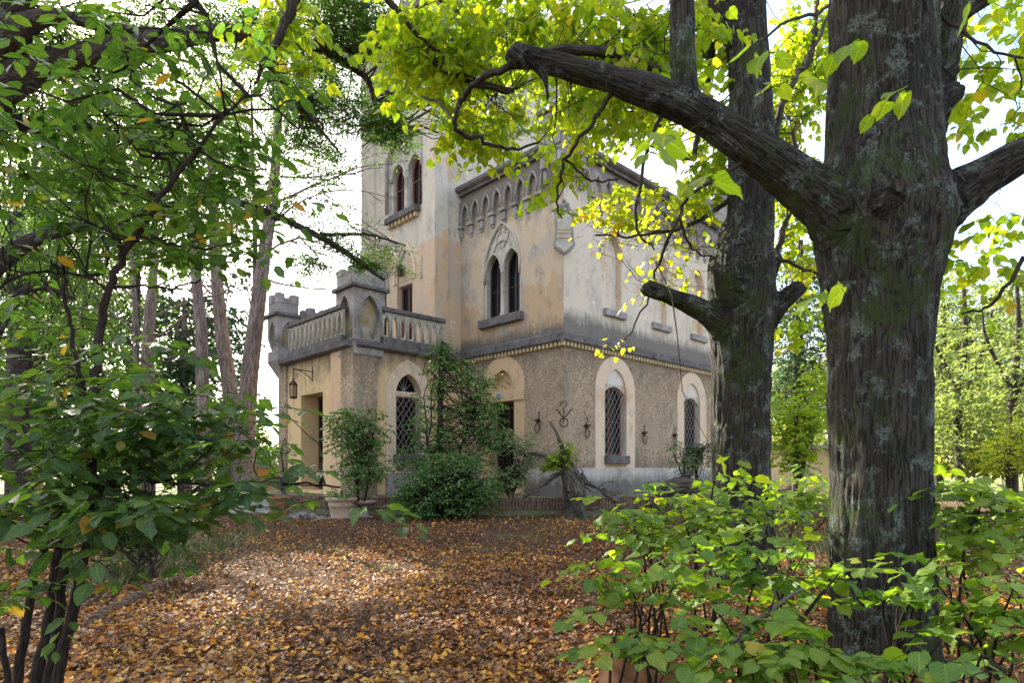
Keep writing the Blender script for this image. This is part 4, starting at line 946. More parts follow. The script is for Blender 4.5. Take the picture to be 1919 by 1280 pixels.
def leaf_objects(L, kind, mat_, parent, base, nmax=300, minpx=9):
    """the leaves that show largest become objects of their own; the others are returned"""
    P, M, s, r = L
    if not len(P) or nmax == 0: return L
    Y = P[:, 1]; px = CX + P[:, 0] / np.maximum(Y, .1) * F; py = HY - (P[:, 2] - EYE) / np.maximum(Y, .1) * F
    sz = s * F / np.maximum(Y, .1); ok = (Y > .3) & (px > 0) & (px < 1919) & (py > 0) & (py < 1280) & (sz > minpx)
    idx = np.argsort(np.where(ok, -sz, 0))[:nmax]; idx = idx[ok[idx]]
    for i in idx:
        b = min(7, max(0, int(r[i] * 8))); vr = int(i) % 4; key = (kind, mat_.name, b, vr)
        if key not in _lv:
            V, Fc = getp(kind, True); V = V.copy(); zc = V[:, 2].copy()
            V[:, 2] = zc * (.5, 1.0, 1.6, 1.1)[vr] + (.0, .05, -.04, .07)[vr] * np.sin(V[:, 0] * 7 + V[:, 1] * (3, 8, 5, 9)[vr]) + (0, .25, .1, -.3)[vr] * V[:, 1] * V[:, 0]; V[:, 1] *= (1, .88, 1.05, .95)[vr]
            me = npmesh('leaf', V, Fc, True, rnd=np.full(len(Fc), (b + .5) / 8), bco=V); me.materials.append(mat_); _lv[key] = me
        o = bpy.data.objects.new('leaf', _lv[key]); COL.objects.link(o); o.parent = parent
        T = Matrix.Identity(4)
        for a in range(3):
            for c in range(3): T[a][c] = M[i][a][c] * s[i]
            T[a][3] = P[i][a] - base[a]
        o.matrix_local = T
    k = np.ones(len(P), bool); k[idx] = False
    return P[k], M[k], s[k], r[k]
def cat(Ls): return tuple(np.concatenate([l[i] for l in Ls]) for i in range(4))
def put_foliage(Ls, kind, mat_, parent, base, nobj=0, name='foliage', minpx=9, cull=True):
    L = cat(Ls); P = L[0]
    if cull: k = ~sun_gap(P); L = tuple(q[k] for q in L)
    L = leaf_objects(L, kind, mat_, parent, base, nobj, minpx)
    if len(L[0]):
        L = (L[0] - base, L[1], L[2], L[3]); o = link(name, leafmesh(name, kind, L), mat_, parent); tag(o, kind='stuff')
def batch_tubes(P, r0, r1, n=3):
    """P (M,m,3)"""
    M_, m, _ = P.shape
    T = unit(np.gradient(P, axis=1)); up = np.where(np.abs(T[..., 2:3]) < .9, vv(0, 0, 1), vv(1, 0, 0)); A = unit(np.cross(T, up)); B = np.cross(T, A)
    th = np.linspace(0, 2 * np.pi, n, endpoint=False); r = np.linspace(0, 1, m)[None, :] * (np.asarray(r1) - np.asarray(r0)).reshape(-1, 1) + np.asarray(r0).reshape(-1, 1)
    r = np.broadcast_to(r, (M_, m))
    ring = P[:, :, None] + r[:, :, None, None] * (np.cos(th)[:, None] * A[:, :, None] + np.sin(th)[:, None] * B[:, :, None])
    i = np.arange(m - 1)[:, None] * n; k = np.arange(n)[None]
    q = np.stack([i + k, i + (k + 1) % n, i + n + (k + 1) % n, i + n + k], -1).reshape(-1, 4)
    Q = q[None] + (np.arange(M_) * m * n)[:, None, None]
    s = np.concatenate([np.zeros((M_, 1)), np.cumsum(np.linalg.norm(np.diff(P, axis=1), axis=-1), 1)], 1)
    b = np.stack([np.broadcast_to(np.cos(th) * .02, (M_, m, n)), np.broadcast_to(np.sin(th) * .02, (M_, m, n)), np.broadcast_to(s[..., None], (M_, m, n))], -1)
    return ring.reshape(-1, 3), Q.reshape(-1, 4), b.reshape(-1, 3)
def rand_unit(n): return unit(rng.normal(size=(n, 3)))
def in_ell(c, rad, n, clump=0, freq=1.0, shell=0):
    out = np.zeros((0, 3))
    for _ in range(12):
        u = rand_unit(n) * (rng.random((n, 1)) ** (1 / 3) if not shell else (shell + (1 - shell) * rng.random((n, 1))))
        P = c + u * rad
        if clump: P = P[noise3(P * freq + 11) > clump * (.8 + .4 * rng.random(len(P)))]
        out = np.vstack([out, P])
        if len(out) >= n: break
    return out[:n]
def sprays(C, D, n, L, size, sag=.3, ang=55, ldroop=.5, tilt=.35, col=(0, 1), upn=None):
    M_ = len(C); t = np.linspace(.12, 1, n)[None, :, None]; L_ = (L * rng.uniform(.7, 1.25, (M_, 1, 1)))
    P = C[:, None] + D[:, None] * L_ * t + vv(0, 0, -1) * sag * L_ * t ** 2
    per = unit(np.cross(D, vv(0, 0, 1)))[:, None] * np.where(np.arange(n) % 2 == 0, 1, -1)[None, :, None]
    a = np.radians(ang) * rng.uniform(.6, 1.3, (M_, n, 1)); a[:, -1] *= .2
    A = D[:, None] * np.cos(a) + per * np.sin(a) + vv(0, 0, -1) * ldroop * rng.uniform(.2, 1.5, (M_, n, 1)) + rng.normal(size=(M_, n, 3)) * .15
    N = np.broadcast_to(vv(0, 0, 1) if upn is None else upn, (M_, n, 3)) + rng.normal(size=(M_, n, 3)) * tilt
    s = size * rng.uniform(.5, 1.25, (M_, n)); cb = rng.random((M_, 1)); r = col[0] + (col[1] - col[0]) * np.clip(.45 * cb + .55 * rng.random((M_, n)) ** 1.3, 0, 1)
    P2 = P + unit(A) * s[..., None] * .25
    Lf = (P2.reshape(-1, 3), orient(A.reshape(-1, 3), N.reshape(-1, 3)), s.ravel(), r.ravel())
    tt = np.linspace(0, 1, 4)[None, :, None]; Tw = C[:, None] + D[:, None] * L_ * tt + vv(0, 0, -1) * sag * L_ * tt ** 2
    return Lf, Tw
def hdir(n, down=.15, bias=None, k=.6):
    a = rng.random(n) * 2 * np.pi; d = np.stack([np.cos(a), np.sin(a), rng.normal(size=n) * .2 - down], -1)
    if bias is not None: d = d + np.asarray(bias) * k
    return unit(d)
def links_to(C, src, frac, rad=.006, rmin=.0015):
    """thin branches from the nearest point of the limbs to a share of the sprays"""
    k = rng.random(len(C)) < frac; T = C[k]
    if not len(T) or not len(src): return None
    d = np.linalg.norm(T[:, None] - src[None], axis=-1); kk = min(14, len(src)); jj = np.argsort(d * rng.uniform(.75, 1.25, d.shape), 1)[:, :kk]; j = jj[np.arange(len(T)), rng.integers(0, kk, len(T))]; Sx = src[j]; dist = d[np.arange(len(T)), j]
    tt = np.linspace(0, 1, 7)[None, :, None]; bend = rand_unit(len(T)) * (dist[:, None] * .14); jit = rng.normal(size=(len(T), 7, 3)) * (dist[:, None, None] * .02); jit[:, 0] = 0; jit[:, -1] = 0
    P = Sx[:, None] * (1 - tt) + T[:, None] * tt + bend[:, None] * np.sin(tt * np.pi) + jit
    return batch_tubes(P, np.clip(rad * dist, rmin * 2, .03), np.full(len(T), rmin), 4)
def join_tubes(arrs):
    V = []; Q = []; B = []; o = 0
    for a in arrs:
        if a is None: continue
        V.append(a[0]); Q.append(a[1] + o); B.append(a[2]); o += len(a[0])
    return np.vstack(V), np.vstack(Q), np.vstack(B)
def px_ell(b): c = at(b[0], b[1], b[4]); s = b[4] / F; return c, vv(b[2] * s, b[5], b[3] * s)
def blob_sprays(blobs, size, n, L, kw, cov=2.0, fill=.35, clump=.42, freq=1.3, mul=1.0):
    Ls = []; Tw = []; Cs = []
    for b in blobs:
        c, rad = px_ell(b); lp = size * F / b[4]; k = dict(kw)
        cv = b[6] if len(b) > 6 else cov
        if len(b) > 7: k['col'] = b[7]
        cv *= mul
        ns = max(1, int(cv * math.pi * b[2] * b[3] / (fill * lp * lp) / n))
        C = in_ell(c, rad, ns, clump, freq); D = hdir(len(C), .15)
        l, t = sprays(C, D, n, L, size, **k); Ls.append(l); Tw.append(t); Cs.append(C)
    return Ls, np.concatenate(Tw), np.concatenate(Cs)

# ------------------------------------------------------------------ trunks with real bark relief
def bark_trunk(name, tubes, voxel, mat_, parent, base, amp=.014, k=16, low=.02, n=20):
    V, Q, _ = tube_arrays(tubes, n)
    fs = [tuple(q) for q in Q]; o = 0
    for P, r in tubes: m = len(P) * n; fs += [tuple(range(o, o + n))[::-1], tuple(range(o + m - n, o + m))]; o += m
    me = bpy.data.meshes.new('tmp'); me.from_pydata([tuple(v) for v in V], [], fs); me.update()
    ob = bpy.data.objects.new('tmp', me); COL.objects.link(ob)
    md = ob.modifiers.new('r', 'REMESH'); md.mode = 'VOXEL'; md.voxel_size = voxel
    sm = ob.modifiers.new('s', 'SMOOTH'); sm.factor = .6; sm.iterations = 10
    dg = bpy.context.evaluated_depsgraph_get(); m2 = bpy.data.meshes.new_from_object(ob.evaluated_get(dg))
    bpy.data.objects.remove(ob); bpy.data.meshes.remove(me)
    nv = len(m2.vertices); co = np.empty(nv * 3, np.float32); m2.vertices.foreach_get('co', co); co = co.reshape(-1, 3).astype(float)
    nr = np.empty(nv * 3, np.float32); m2.vertex_normals.foreach_get('vector', nr); nr = nr.reshape(-1, 3)
    best = np.full(nv, 1e9); loc = np.zeros((nv, 3)); soff = 0
    for P, r in tubes:
        T, A, B = frames(P); s = np.concatenate([[0], np.cumsum(np.linalg.norm(np.diff(P, axis=0), axis=1))])
        for j in range(0, len(P)):
            d = co - P[j]; al = d @ T[j]; a = d @ A[j]; b = d @ B[j]
            q = np.sqrt(a * a + b * b) / r[j] + np.abs(al) / r[j] * .8
            w = q < best; best[w] = q[w]; loc[w] = np.stack([a, b, al + s[j] + soff], -1)[w]
        soff += 3.7
    w_ = np.stack([loc[:, 0], loc[:, 1], loc[:, 2] * .5], -1); warp = (fbm(w_ * 3, 2) - .5)[:, None] * .25
    p1 = np.stack([loc[:, 0] * k, loc[:, 1] * k, loc[:, 2] * k * .12], -1) + warp * 6
    rid = 1 - np.abs(2 * fbm(p1, 2) - 1) * 2.2
    h = amp * np.clip(rid, -1, 1) * -1 + low * (fbm(loc * 2.2, 3) - .5) * 2
    co2 = co + nr * h[:, None]
    nf = len(m2.polygons); lo = np.empty(len(m2.loops), np.int32); m2.loops.foreach_get('vertex_index', lo)
    me = npmesh(name, co2 - base, lo.reshape(-1, 4) if len(lo) == nf * 4 else lo.reshape(-1, 3), True, bco=loc)
    bpy.data.meshes.remove(m2)
    return link(name, me, mat_, parent)

# ================= the big linden in front =================
b1 = vv(*at(1650, 0, 4.85)[:2], 0.0)
lin1 = thing('linden_tree', 'massive mossy linden tree with forking limbs in the right foreground', 'tree', b1)
t1 = [pxbranch([(1640, 1420, 4.85, 285), (1650, 1290, 4.85, 233), (1652, 1230, 4.85, 195), (1650, 1100, 4.85, 180), (1648, 900, 4.85, 175), (1645, 700, 4.85, 177), (1648, 570, 4.85, 190), (1650, 480, 4.85, 220), (1652, 410, 4.85, 249), (1650, 340, 4.85, 220), (1655, 270, 4.85, 198), (1652, 150, 4.85, 186), (1652, 0, 4.85, 180), (1655, -220, 4.85, 171)]),
      pxbranch([(1640, 470, 4.85, 170), (1570, 400, 4.78, 122), (1490, 335, 4.75, 88), (1400, 268, 4.7, 74), (1310, 212, 4.7, 65), (1210, 170, 4.65, 56), (1110, 138, 4.65, 47), (1015, 112, 4.6, 42), (962, 98, 4.6, 40)]),
      pxbranch([(1290, 205, 4.7, 50), (1280, 120, 4.7, 47), (1277, 0, 4.7, 44), (1275, -200, 4.7, 42)]),
      pxbranch([(1670, 460, 4.85, 160), (1752, 392, 4.78, 110), (1830, 338, 4.68, 78), (1919, 290, 4.55, 64), (2060, 220, 4.3, 56)]),
      pxbranch([(1690, 330, 4.85, 120), (1735, 200, 4.85, 84), (1765, 90, 4.9, 70), (1800, -60, 4.95, 62), (1830, -220, 5, 58)]),
      pxbranch([(1700, 260, 4.8, 90), (1755, 195, 4.7, 62), (1798, 168, 4.68, 44)]),
      pxbranch([(1715, 200, 4.8, 70), (1765, 140, 4.7, 46), (1782, 128, 4.7, 40)]),
      pxbranch([(1760, 110, 4.9, 50), (1800, 28, 4.9, 46), (1850, -10, 4.9, 44)]),
      pxbranch([(1655, 385, 4.5, 60), (1662, 380, 4.42, 56), (1668, 378, 4.40, 40)], 3),
      pxbranch([(1008, 118, 4.6, 30), (1022, 150, 4.6, 17), (1027, 192, 4.6, 11)]),
      pxbranch([(975, 110, 4.58, 40), (955, 92, 4.55, 42)])]
bark_trunk('trunk', t1, .0145, BARK, lin1, b1, .017, 17, .022)
tw1 = [pxbranch(p) for p in (
    [(975, 118, 4.6, 14), (930, 135, 4.7, 13), (890, 158, 4.8, 12), (866, 190, 4.9, 11), (852, 232, 5, 9), (880, 256, 5.1, 9), (900, 262, 5.15, 8), (950, 278, 5.3, 6), (1010, 272, 5.6, 4)],
    [(852, 225, 5, 7), (830, 200, 5.2, 5), (790, 180, 5.4, 4)], [(1150, 165, 4.65, 10), (1115, 220, 4.8, 8), (1072, 280, 5.0, 7), (1050, 330, 5.2, 6), (1045, 380, 5.3, 4), (1052, 410, 5.4, 3)],
    [(1060, 300, 5.1, 5), (1110, 335, 5.2, 4), (1160, 338, 5.3, 3)], [(1240, 215, 4.7, 8), (1215, 270, 4.7, 7), (1200, 340, 4.7, 6), (1195, 430, 4.8, 5), (1225, 460, 4.9, 3)],
    [(1400, 300, 4.7, 9), (1300, 360, 4.7, 7), (1275, 400, 4.8, 7), (1245, 470, 4.9, 6), (1225, 520, 5, 4)], [(1275, 410, 4.8, 6), (1290, 460, 4.9, 5), (1330, 480, 5, 3)],
    [(1620, -60, 3.8, 8), (1560, 10, 3.5, 6), (1500, 30, 3.2, 6), (1400, 90, 2.9, 4)], [(1560, 0, 3.5, 6), (1530, 80, 3.3, 6), (1495, 150, 3.0, 5), (1460, 185, 2.8, 3)],
    [(1760, 20, 4.7, 8), (1830, 80, 4.6, 6), (1919, 110, 4.5, 4)], [(1919, 480, 4.2, 8), (1860, 570, 4.4, 6), (1800, 590, 4.5, 4)], [(700, -40, 5.6, 16), (780, 60, 5.8, 8), (830, 110, 6, 6)],
    [(560, -30, 5.6, 22), (540, 30, 5.6, 18), (515, 85, 5.6, 13), (495, 115, 5.7, 9), (478, 160, 5.8, 5)], [(1010, 100, 5.2, 16), (1080, 92, 5.4, 18), (1150, 100, 5.5, 18), (1240, 135, 5.6, 20)], [(830, 130, 6, 12), (960, 170, 6, 7), (900, 160, 6, 8), (800, 105, 6, 12)],
    [(1790, 1195, 3.5, 6), (1850, 1235, 3.3, 9), (1925, 1300, 3.1, 10)])]
for _t in tw1: _t[0][1:] += rng.normal(size=_t[0][1:].shape) * .010
src1 = np.vstack([t[0] for t in t1 + tw1])
kwl = dict(sag=.35, ang=60, ldroop=.8, tilt=.45, col=(.3, .93))
bl1 = [(900, 60, 180, 85, 6, .8, 2.3), (1090, 30, 140, 60, 5.8, .8, 2.2), (770, 110, 90, 70, 6.5, .6, 2), (890, 180, 110, 65, 6.4, .8, 1.5), (980, 215, 90, 45, 6.6, .7, .8), (890, 265, 80, 30, 6.6, .5, 1.2), (1150, 170, 120, 70, 6, .7, 1.8), (530, 45, 80, 60, 6.2, .6, 1.9),
       (590, 105, 30, 40, 6.2, .4, 1.2), (1065, 300, 40, 50, 6.3, .6, 1.0), (1025, 370, 40, 18, 6.3, .3, .8), (1300, 60, 110, 70, 6, .6, 1.8), (1830, 110, 85, 70, 5.5, .6, 1.2), (1880, 170, 40, 90, 5.2, .5, 1.3), (1860, 30, 60, 40, 5.4, .5, 1.3), (1800, 480, 60, 40, 5.2, .4, 1.0), (1560, 640, 30, 40, 6.5, .4, .8), (1830, 200, 40, 15, 5.5, .3, .9, (.6, 1)), (1850, 430, 70, 50, 4.9, .5, 1.1), (1870, 540, 60, 40, 4.6, .4, .7), (1800, 590, 60, 18, 4.6, .3, .8)]
L1, T1, C1 = blob_sprays(bl1, .092, 6, .24, kwl, clump=.37, mul=1.3)
near = [(1270, 330, 75, 30, 2.5, .2, .75), (1410, 110, 40, 60, 2.6, .2, .45), (1240, 300, 40, 30, 2.5, .2, .5), (1440, 200, 30, 40, 2.7, .2, .35), (1700, 50, 90, 45, 3.2, .3, .5), (1680, 170, 80, 30, 3.4, .2, .4), (1600, 520, 30, 12, 3.2, .1, .3), (1330, 820, 30, 50, 3.3, .2, .5)]
Ln, Tn, Cn = blob_sprays(near, .105, 5, .28, dict(sag=.3, ang=60, ldroop=1.0, tilt=.4, col=(.35, .8)), clump=0)
put_foliage(L1 + Ln, 'heart', LINDEN, lin1, b1, 300)
tv = join_tubes([tube_arrays(tw1, 6), batch_tubes(np.concatenate([T1, Tn]), .0022, .0012), links_to(C1, src1, .16), links_to(Cn, src1, .3, .004)])
o = link('twigs', npmesh('twigs', tv[0] - b1, tv[1], True, bco=tv[2]), BARKD, lin1); tag(o, kind='stuff')

# ================= second linden =================
b2_ = vv(*at(1390, 0, 8.2)[:2], 0.0)
lin2 = thing('linden_tree', 'linden tree with two sawn-off limb stubs, second trunk between the villa and the biggest trunk', 'tree', b2_)
t2 = [pxbranch([(1392, 1140, 8.2, 165), (1390, 1070, 8.2, 132), (1390, 1000, 8.2, 116), (1388, 880, 8.2, 108), (1388, 720, 8.2, 110), (1390, 620, 8.2, 118), (1390, 550, 8.2, 126), (1390, 500, 8.2, 128), (1396, 455, 8.2, 104), (1407, 400, 8.2, 86), (1408, 300, 8.2, 84), (1405, 150, 8.2, 78), (1398, 40, 8.2, 74), (1390, -160, 8.2, 66)]),
      pxbranch([(1385, 650, 8.15, 80), (1340, 600, 8.05, 46), (1290, 568, 8.0, 35), (1245, 550, 7.95, 31), (1218, 540, 7.9, 34), (1208, 530, 7.9, 30)]),
      pxbranch([(1400, 640, 8.2, 70), (1455, 575, 8.1, 40), (1490, 545, 8.05, 32), (1500, 535, 8.05, 28)]),
      pxbranch([(1405, 140, 8.2, 56), (1370, 55, 8.2, 42), (1335, -10, 8.2, 38), (1310, -150, 8.2, 34)]), pxbranch([(1362, 500, 8.1, 74), (1356, 512, 8.05, 66)], 3), pxbranch([(1375, 480, 8.1, 84), (1370, 520, 8.05, 90), (1375, 570, 8.1, 84)], 3)]
bark_trunk('trunk', t2, .02, BARK, lin2, b2_, .017, 15, .03)
tw2 = [pxbranch(p) for p in ([(1450, 330, 8.4, 14), (1462, 200, 8.6, 12), (1520, 100, 8.8, 11), (1530, 0, 9, 10)], [(1440, 560, 8.5, 14), (1460, 470, 8.7, 12), (1480, 380, 9, 9), (1490, 250, 9, 8)], [(1340, 60, 8.5, 14), (1320, 180, 8.6, 12), (1300, 300, 8.7, 9)],
    [(1220, 540, 7.9, 4), (1190, 610, 7.9, 3.5), (1160, 640, 7.9, 2.5)], [(1400, 350, 8.3, 12), (1300, 420, 8.3, 8), (1210, 440, 8.4, 5), (1120, 440, 8.5, 3)], [(1365, 60, 8.2, 16), (1250, 40, 8.6, 14), (1150, 60, 9, 9)], [(1440, 480, 8.4, 8), (1500, 500, 8.6, 6), (1540, 520, 8.8, 4)])]
for _t in tw2: _t[0][1:] += rng.normal(size=_t[0][1:].shape) * .014
src2 = np.vstack([t[0] for t in t2 + tw2])
bl2 = [(1230, 150, 100, 110, 8.8, .8, 1.3), (1490, 130, 60, 140, 9.5, .9, 2.2), (1340, 190, 60, 140, 8.9, .8, 1.7), (1490, 380, 55, 90, 9.2, .7, 1.4), (1485, 600, 55, 50, 8.8, .6, 1.1), (1180, 400, 90, 60, 8.6, .6, 1.5, (.5, .97)), (1270, 420, 70, 60, 8.5, .6, 2.2, (.45, .95)), (1240, 520, 60, 45, 8.5, .5, 2.0, (.55, .95)),
       (1155, 640, 35, 12, 8, .2, 2.2, (.6, .95)), (1120, 440, 40, 18, 8.4, .3, 1.8, (.6, .98)), (1330, 330, 40, 60, 8.7, .4, 1.5), (1100, 210, 90, 60, 9.5, .7, 1.2), (1510, 480, 40, 50, 9, .5, 1.2, (.5, .95)), (1050, 130, 120, 80, 9.5, .8, 1.3)]
L2_, T2, C2 = blob_sprays(bl2, .092, 6, .24, kwl, clump=.38, mul=1.45)
put_foliage(L2_, 'heart', LINDEN, lin2, b2_, 300)
tv = join_tubes([tube_arrays(tw2, 6), batch_tubes(T2, .0025, .0014), links_to(C2, src2, .18)])
o = link('twigs', npmesh('twigs', tv[0] - b2_, tv[1], True, bco=tv[2]), BARKD, lin2); tag(o, kind='stuff')

# ================= dark-leaved shrub at the left =================
bs = vv(*at(110, 0, 3.2)[:2], 0.0)
shr = thing('large_shrub', 'tall many-stemmed shrub with big dark oval leaves filling the left foreground', 'shrub', bs)
ts = [pxbranch(p) for p in ([(20, 1420, 3.3, 20), (34, 1270, 3.3, 17), (60, 1100, 3.3, 15), (88, 990, 3.3, 13), (60, 900, 3.4, 11), (20, 850, 3.5, 9)], [(60, 1430, 3.2, 26), (75, 1270, 3.2, 22), (100, 1100, 3.2, 20), (113, 995, 3.2, 18), (100, 930, 3.2, 16), (70, 860, 3.2, 12)],
    [(80, 1430, 3.15, 22), (92, 1270, 3.15, 19), (118, 1110, 3.15, 17), (131, 1000, 3.15, 15), (128, 900, 3.3, 12), (180, 820, 3.4, 10)], [(95, 1430, 3.1, 24), (110, 1270, 3.1, 20), (140, 1130, 3.1, 19), (164, 1000, 3.1, 18), (172, 960, 3.15, 18), (173, 830, 3.3, 17), (180, 720, 3.4, 16), (186, 640, 3.5, 15), (205, 540, 3.5, 13), (232, 480, 3.5, 13), (262, 430, 3.5, 12), (300, 370, 3.5, 10), (345, 310, 3.5, 9), (400, 240, 3.5, 7), (425, 205, 3.5, 6)],
    [(163, 755, 3.5, 9), (150, 700, 3.5, 8), (132, 620, 3.5, 7), (120, 540, 3.5, 7), (122, 480, 3.5, 6)], [(150, 1010, 3.1, 13), (195, 935, 3.0, 11), (240, 898, 3.0, 8), (330, 905, 2.95, 6), (440, 912, 2.9, 5), (560, 905, 2.85, 4.5), (640, 915, 2.8, 4)],
    [(200, 545, 3.5, 6), (170, 520, 3.5, 5), (100, 510, 3.5, 5), (50, 512, 3.4, 5), (0, 540, 3.4, 5)], [(212, 540, 3.5, 6), (260, 535, 3.5, 5), (320, 540, 3.5, 4), (380, 525, 3.5, 4)], [(258, 452, 3.5, 6), (320, 458, 3.5, 5), (400, 465, 3.5, 4)], [(330, 335, 3.5, 5), (352, 290, 3.5, 5), (345, 230, 3.5, 4), (330, 190, 3.5, 4)],
    [(420, 215, 3.5, 5), (415, 150, 3.4, 4), (395, 60, 3.4, 4), (370, -10, 3.4, 4)], [(425, 210, 3.5, 5), (480, 180, 3.6, 4), (560, 240, 3.7, 3)], [(370, 280, 3.5, 5), (430, 310, 3.5, 4), (500, 320, 3.6, 3)], [(180, 760, 3.4, 7), (240, 745, 3.3, 6), (330, 770, 3.3, 5), (450, 790, 3.3, 4)], [(10, 1430, 3.4, 14), (15, 1300, 3.4, 12), (2, 1180, 3.4, 10)])]
for _t in ts: _t[0][1:] += rng.normal(size=_t[0][1:].shape) * .006
kws = dict(sag=.12, ang=62, ldroop=.22, tilt=.34, col=(.05, .99))
bls = [(300, 230, 230, 170, 3.7, .6, .55), (110, 340, 150, 160, 3.5, .6, .65), (440, 330, 110, 110, 3.8, .5, .5), (60, 540, 110, 90, 3.5, .5, .6), (330, 480, 130, 60, 3.7, .4, .5), (220, 640, 130, 60, 3.4, .4, .45), (150, 800, 190, 90, 3.0, .5, 1.5), (370, 800, 150, 60, 3.1, .4, 1.4), (90, 930, 150, 75, 2.7, .4, 1.7), (330, 900, 150, 55, 2.8, .4, 1.5), (200, 920, 120, 70, 2.6, .3, 1.2), (480, 840, 70, 50, 3.0, .3, .9),
       (50, 1070, 80, 70, 2.8, .3, .75), (250, 980, 110, 45, 2.9, .3, .9), (300, 1050, 90, 30, 2.8, .3, .55), (640, 925, 55, 28, 2.75, .2, .85), (540, 900, 50, 30, 2.85, .2, .6), (120, 1150, 60, 40, 3, .2, .25), (90, 720, 110, 60, 3.2, .4, .9), (300, 720, 150, 50, 3.2, .4, .8), (470, 760, 60, 40, 3.1, .3, .7), (250, 860, 220, 60, 3.0, .4, .8), (410, 420, 150, 60, 3.7, .4, .5), (120, 120, 160, 110, 4, .6, .4), (480, 120, 90, 70, 4, .5, .4)]
Ls_, Ts_, Cs_ = blob_sprays(bls, .102, 6, .28, kws, fill=.28, clump=.32, freq=2.0, mul=2.3)
put_foliage(Ls_, 'oval', SHRUB, shr, bs, 300)
srcs = np.vstack([t[0] for t in ts])
o = tubes_obj('stems', [(t[0] - bs, t[1]) for t in ts], BARKS, shr, 8)
tv = join_tubes([batch_tubes(Ts_, .002, .0012), links_to(Cs_, srcs, .3, .008)])
o = link('twigs', npmesh('twigs', tv[0] - bs, tv[1], True, bco=tv[2]), BARKS, shr); tag(o, kind='stuff')

# ================= linden suckers and saplings in the right undergrowth =================
# (px, py of the top, depth, half width px, half height px, cover, label)
suck = [(1225, 960, 5.2, 120, 65, 1.5, 'leafy green sapling reaching left over the path edge, in front of the terrace'),
        (1350, 960, 5.6, 95, 95, 1.4, 'bright sapling around the foot of the second linden trunk'),
        (1190, 1075, 4.0, 140, 45, 1.5, 'low spreading sucker whose leaves hang over the half-buried pot'),
        (1420, 1060, 3.9, 150, 80, 1.6, 'broad-leaved green sucker directly left of the massive linden trunk'),
        (1350, 1200, 3.1, 180, 70, 1.6, 'low carpet of round linden leaves at the bottom edge beside the pot'),
        (1560, 1235, 2.9, 160, 45, 1.9, 'leafy sucker growing right in front of the massive trunk foot'),
        (1835, 960, 4.6, 110, 105, 2.0, 'tall bright sucker right of the massive trunk, reaching the photo edge'),
        (1850, 1120, 3.5, 110, 85, 2.2, 'dark green sucker in the lower right corner behind the pale stick'),
        (1490, 945, 6.5, 60, 80, 1.3, 'sunlit yellow-green sapling between the two linden trunks'),
        (1780, 1240, 2.7, 140, 40, 1.2, 'cluster of large round leaves at the bottom right edge'),
        (1180, 1180, 3.15, 75, 36, 2.6, 'sprig of green leaves spilling over the rim of the big pot'),
        (1660, 1040, 4.0, 110, 26, .4, 'thin sprig of heart leaves crossing the massive trunk')]
for i, (px, py, Y, rx, ry, cv, lab) in enumerate(suck):
    c = at(px, py, Y); g0 = vv(c[0] + rng.normal() * .1, Y + .1, float(gz(c[0], Y)))
    t = thing('linden_sucker', lab, 'sapling', g0, 0, 'linden suckers in the undergrowth')
    blobs = [(px, py, rx, ry, Y, .5 if Y > 3.5 else .35, cv, (.2, .97) if i not in (1, 6, 8) else (.45, .9))]
    Lf, Tf, Cf = blob_sprays(blobs, .104, 6, .32, dict(sag=.15, ang=62, ldroop=.2, tilt=.27), fill=.32, clump=.36, freq=2.2, mul=1.3)
    put_foliage(Lf, 'heart', SUCKER, t, g0, 150, cull=False)
    ns = 5; tips = Cf[rng.integers(0, len(Cf), ns)]; st = []
    for q in tips:
        b = vv(g0[0] + rng.normal() * .12, g0[1] + rng.normal() * .12, g0[2] - .05); mid = (b + q) / 2 + vv(*(rng.normal(size=2) * .06), .12 * abs(q[2] - b[2]))
        st.append(catmull([b, mid, q], [.012, .008, .004], 6))
    tubes_obj('stem', [(s[0] - g0, s[1]) for s in st], BARKS, t, 6)
    src = np.vstack([s[0][3:] for s in st])
    tv = join_tubes([batch_tubes(Tf, .002, .0011), links_to(Cf, src, .55, .005)])
    tag(link('twigs', npmesh('twigs', tv[0] - g0, tv[1], True, bco=tv[2]), BARKS, t), kind='stuff')
stk = pxbranch([(1372, 1215, 3.0, 11), (1395, 1185, 3.1, 10), (1440, 1150, 3.2, 10), (1480, 1118, 3.3, 7), (1505, 1105, 3.35, 5)])
o = tubes_obj('dead_branch', [stk, pxbranch([(1440, 1150, 3.2, 6), (1450, 1125, 3.2, 4), (1452, 1105, 3.2, 3)])], BARKG); tag(o, 'grey dead branch leaning out of the leaves left of the massive trunk', 'branch')

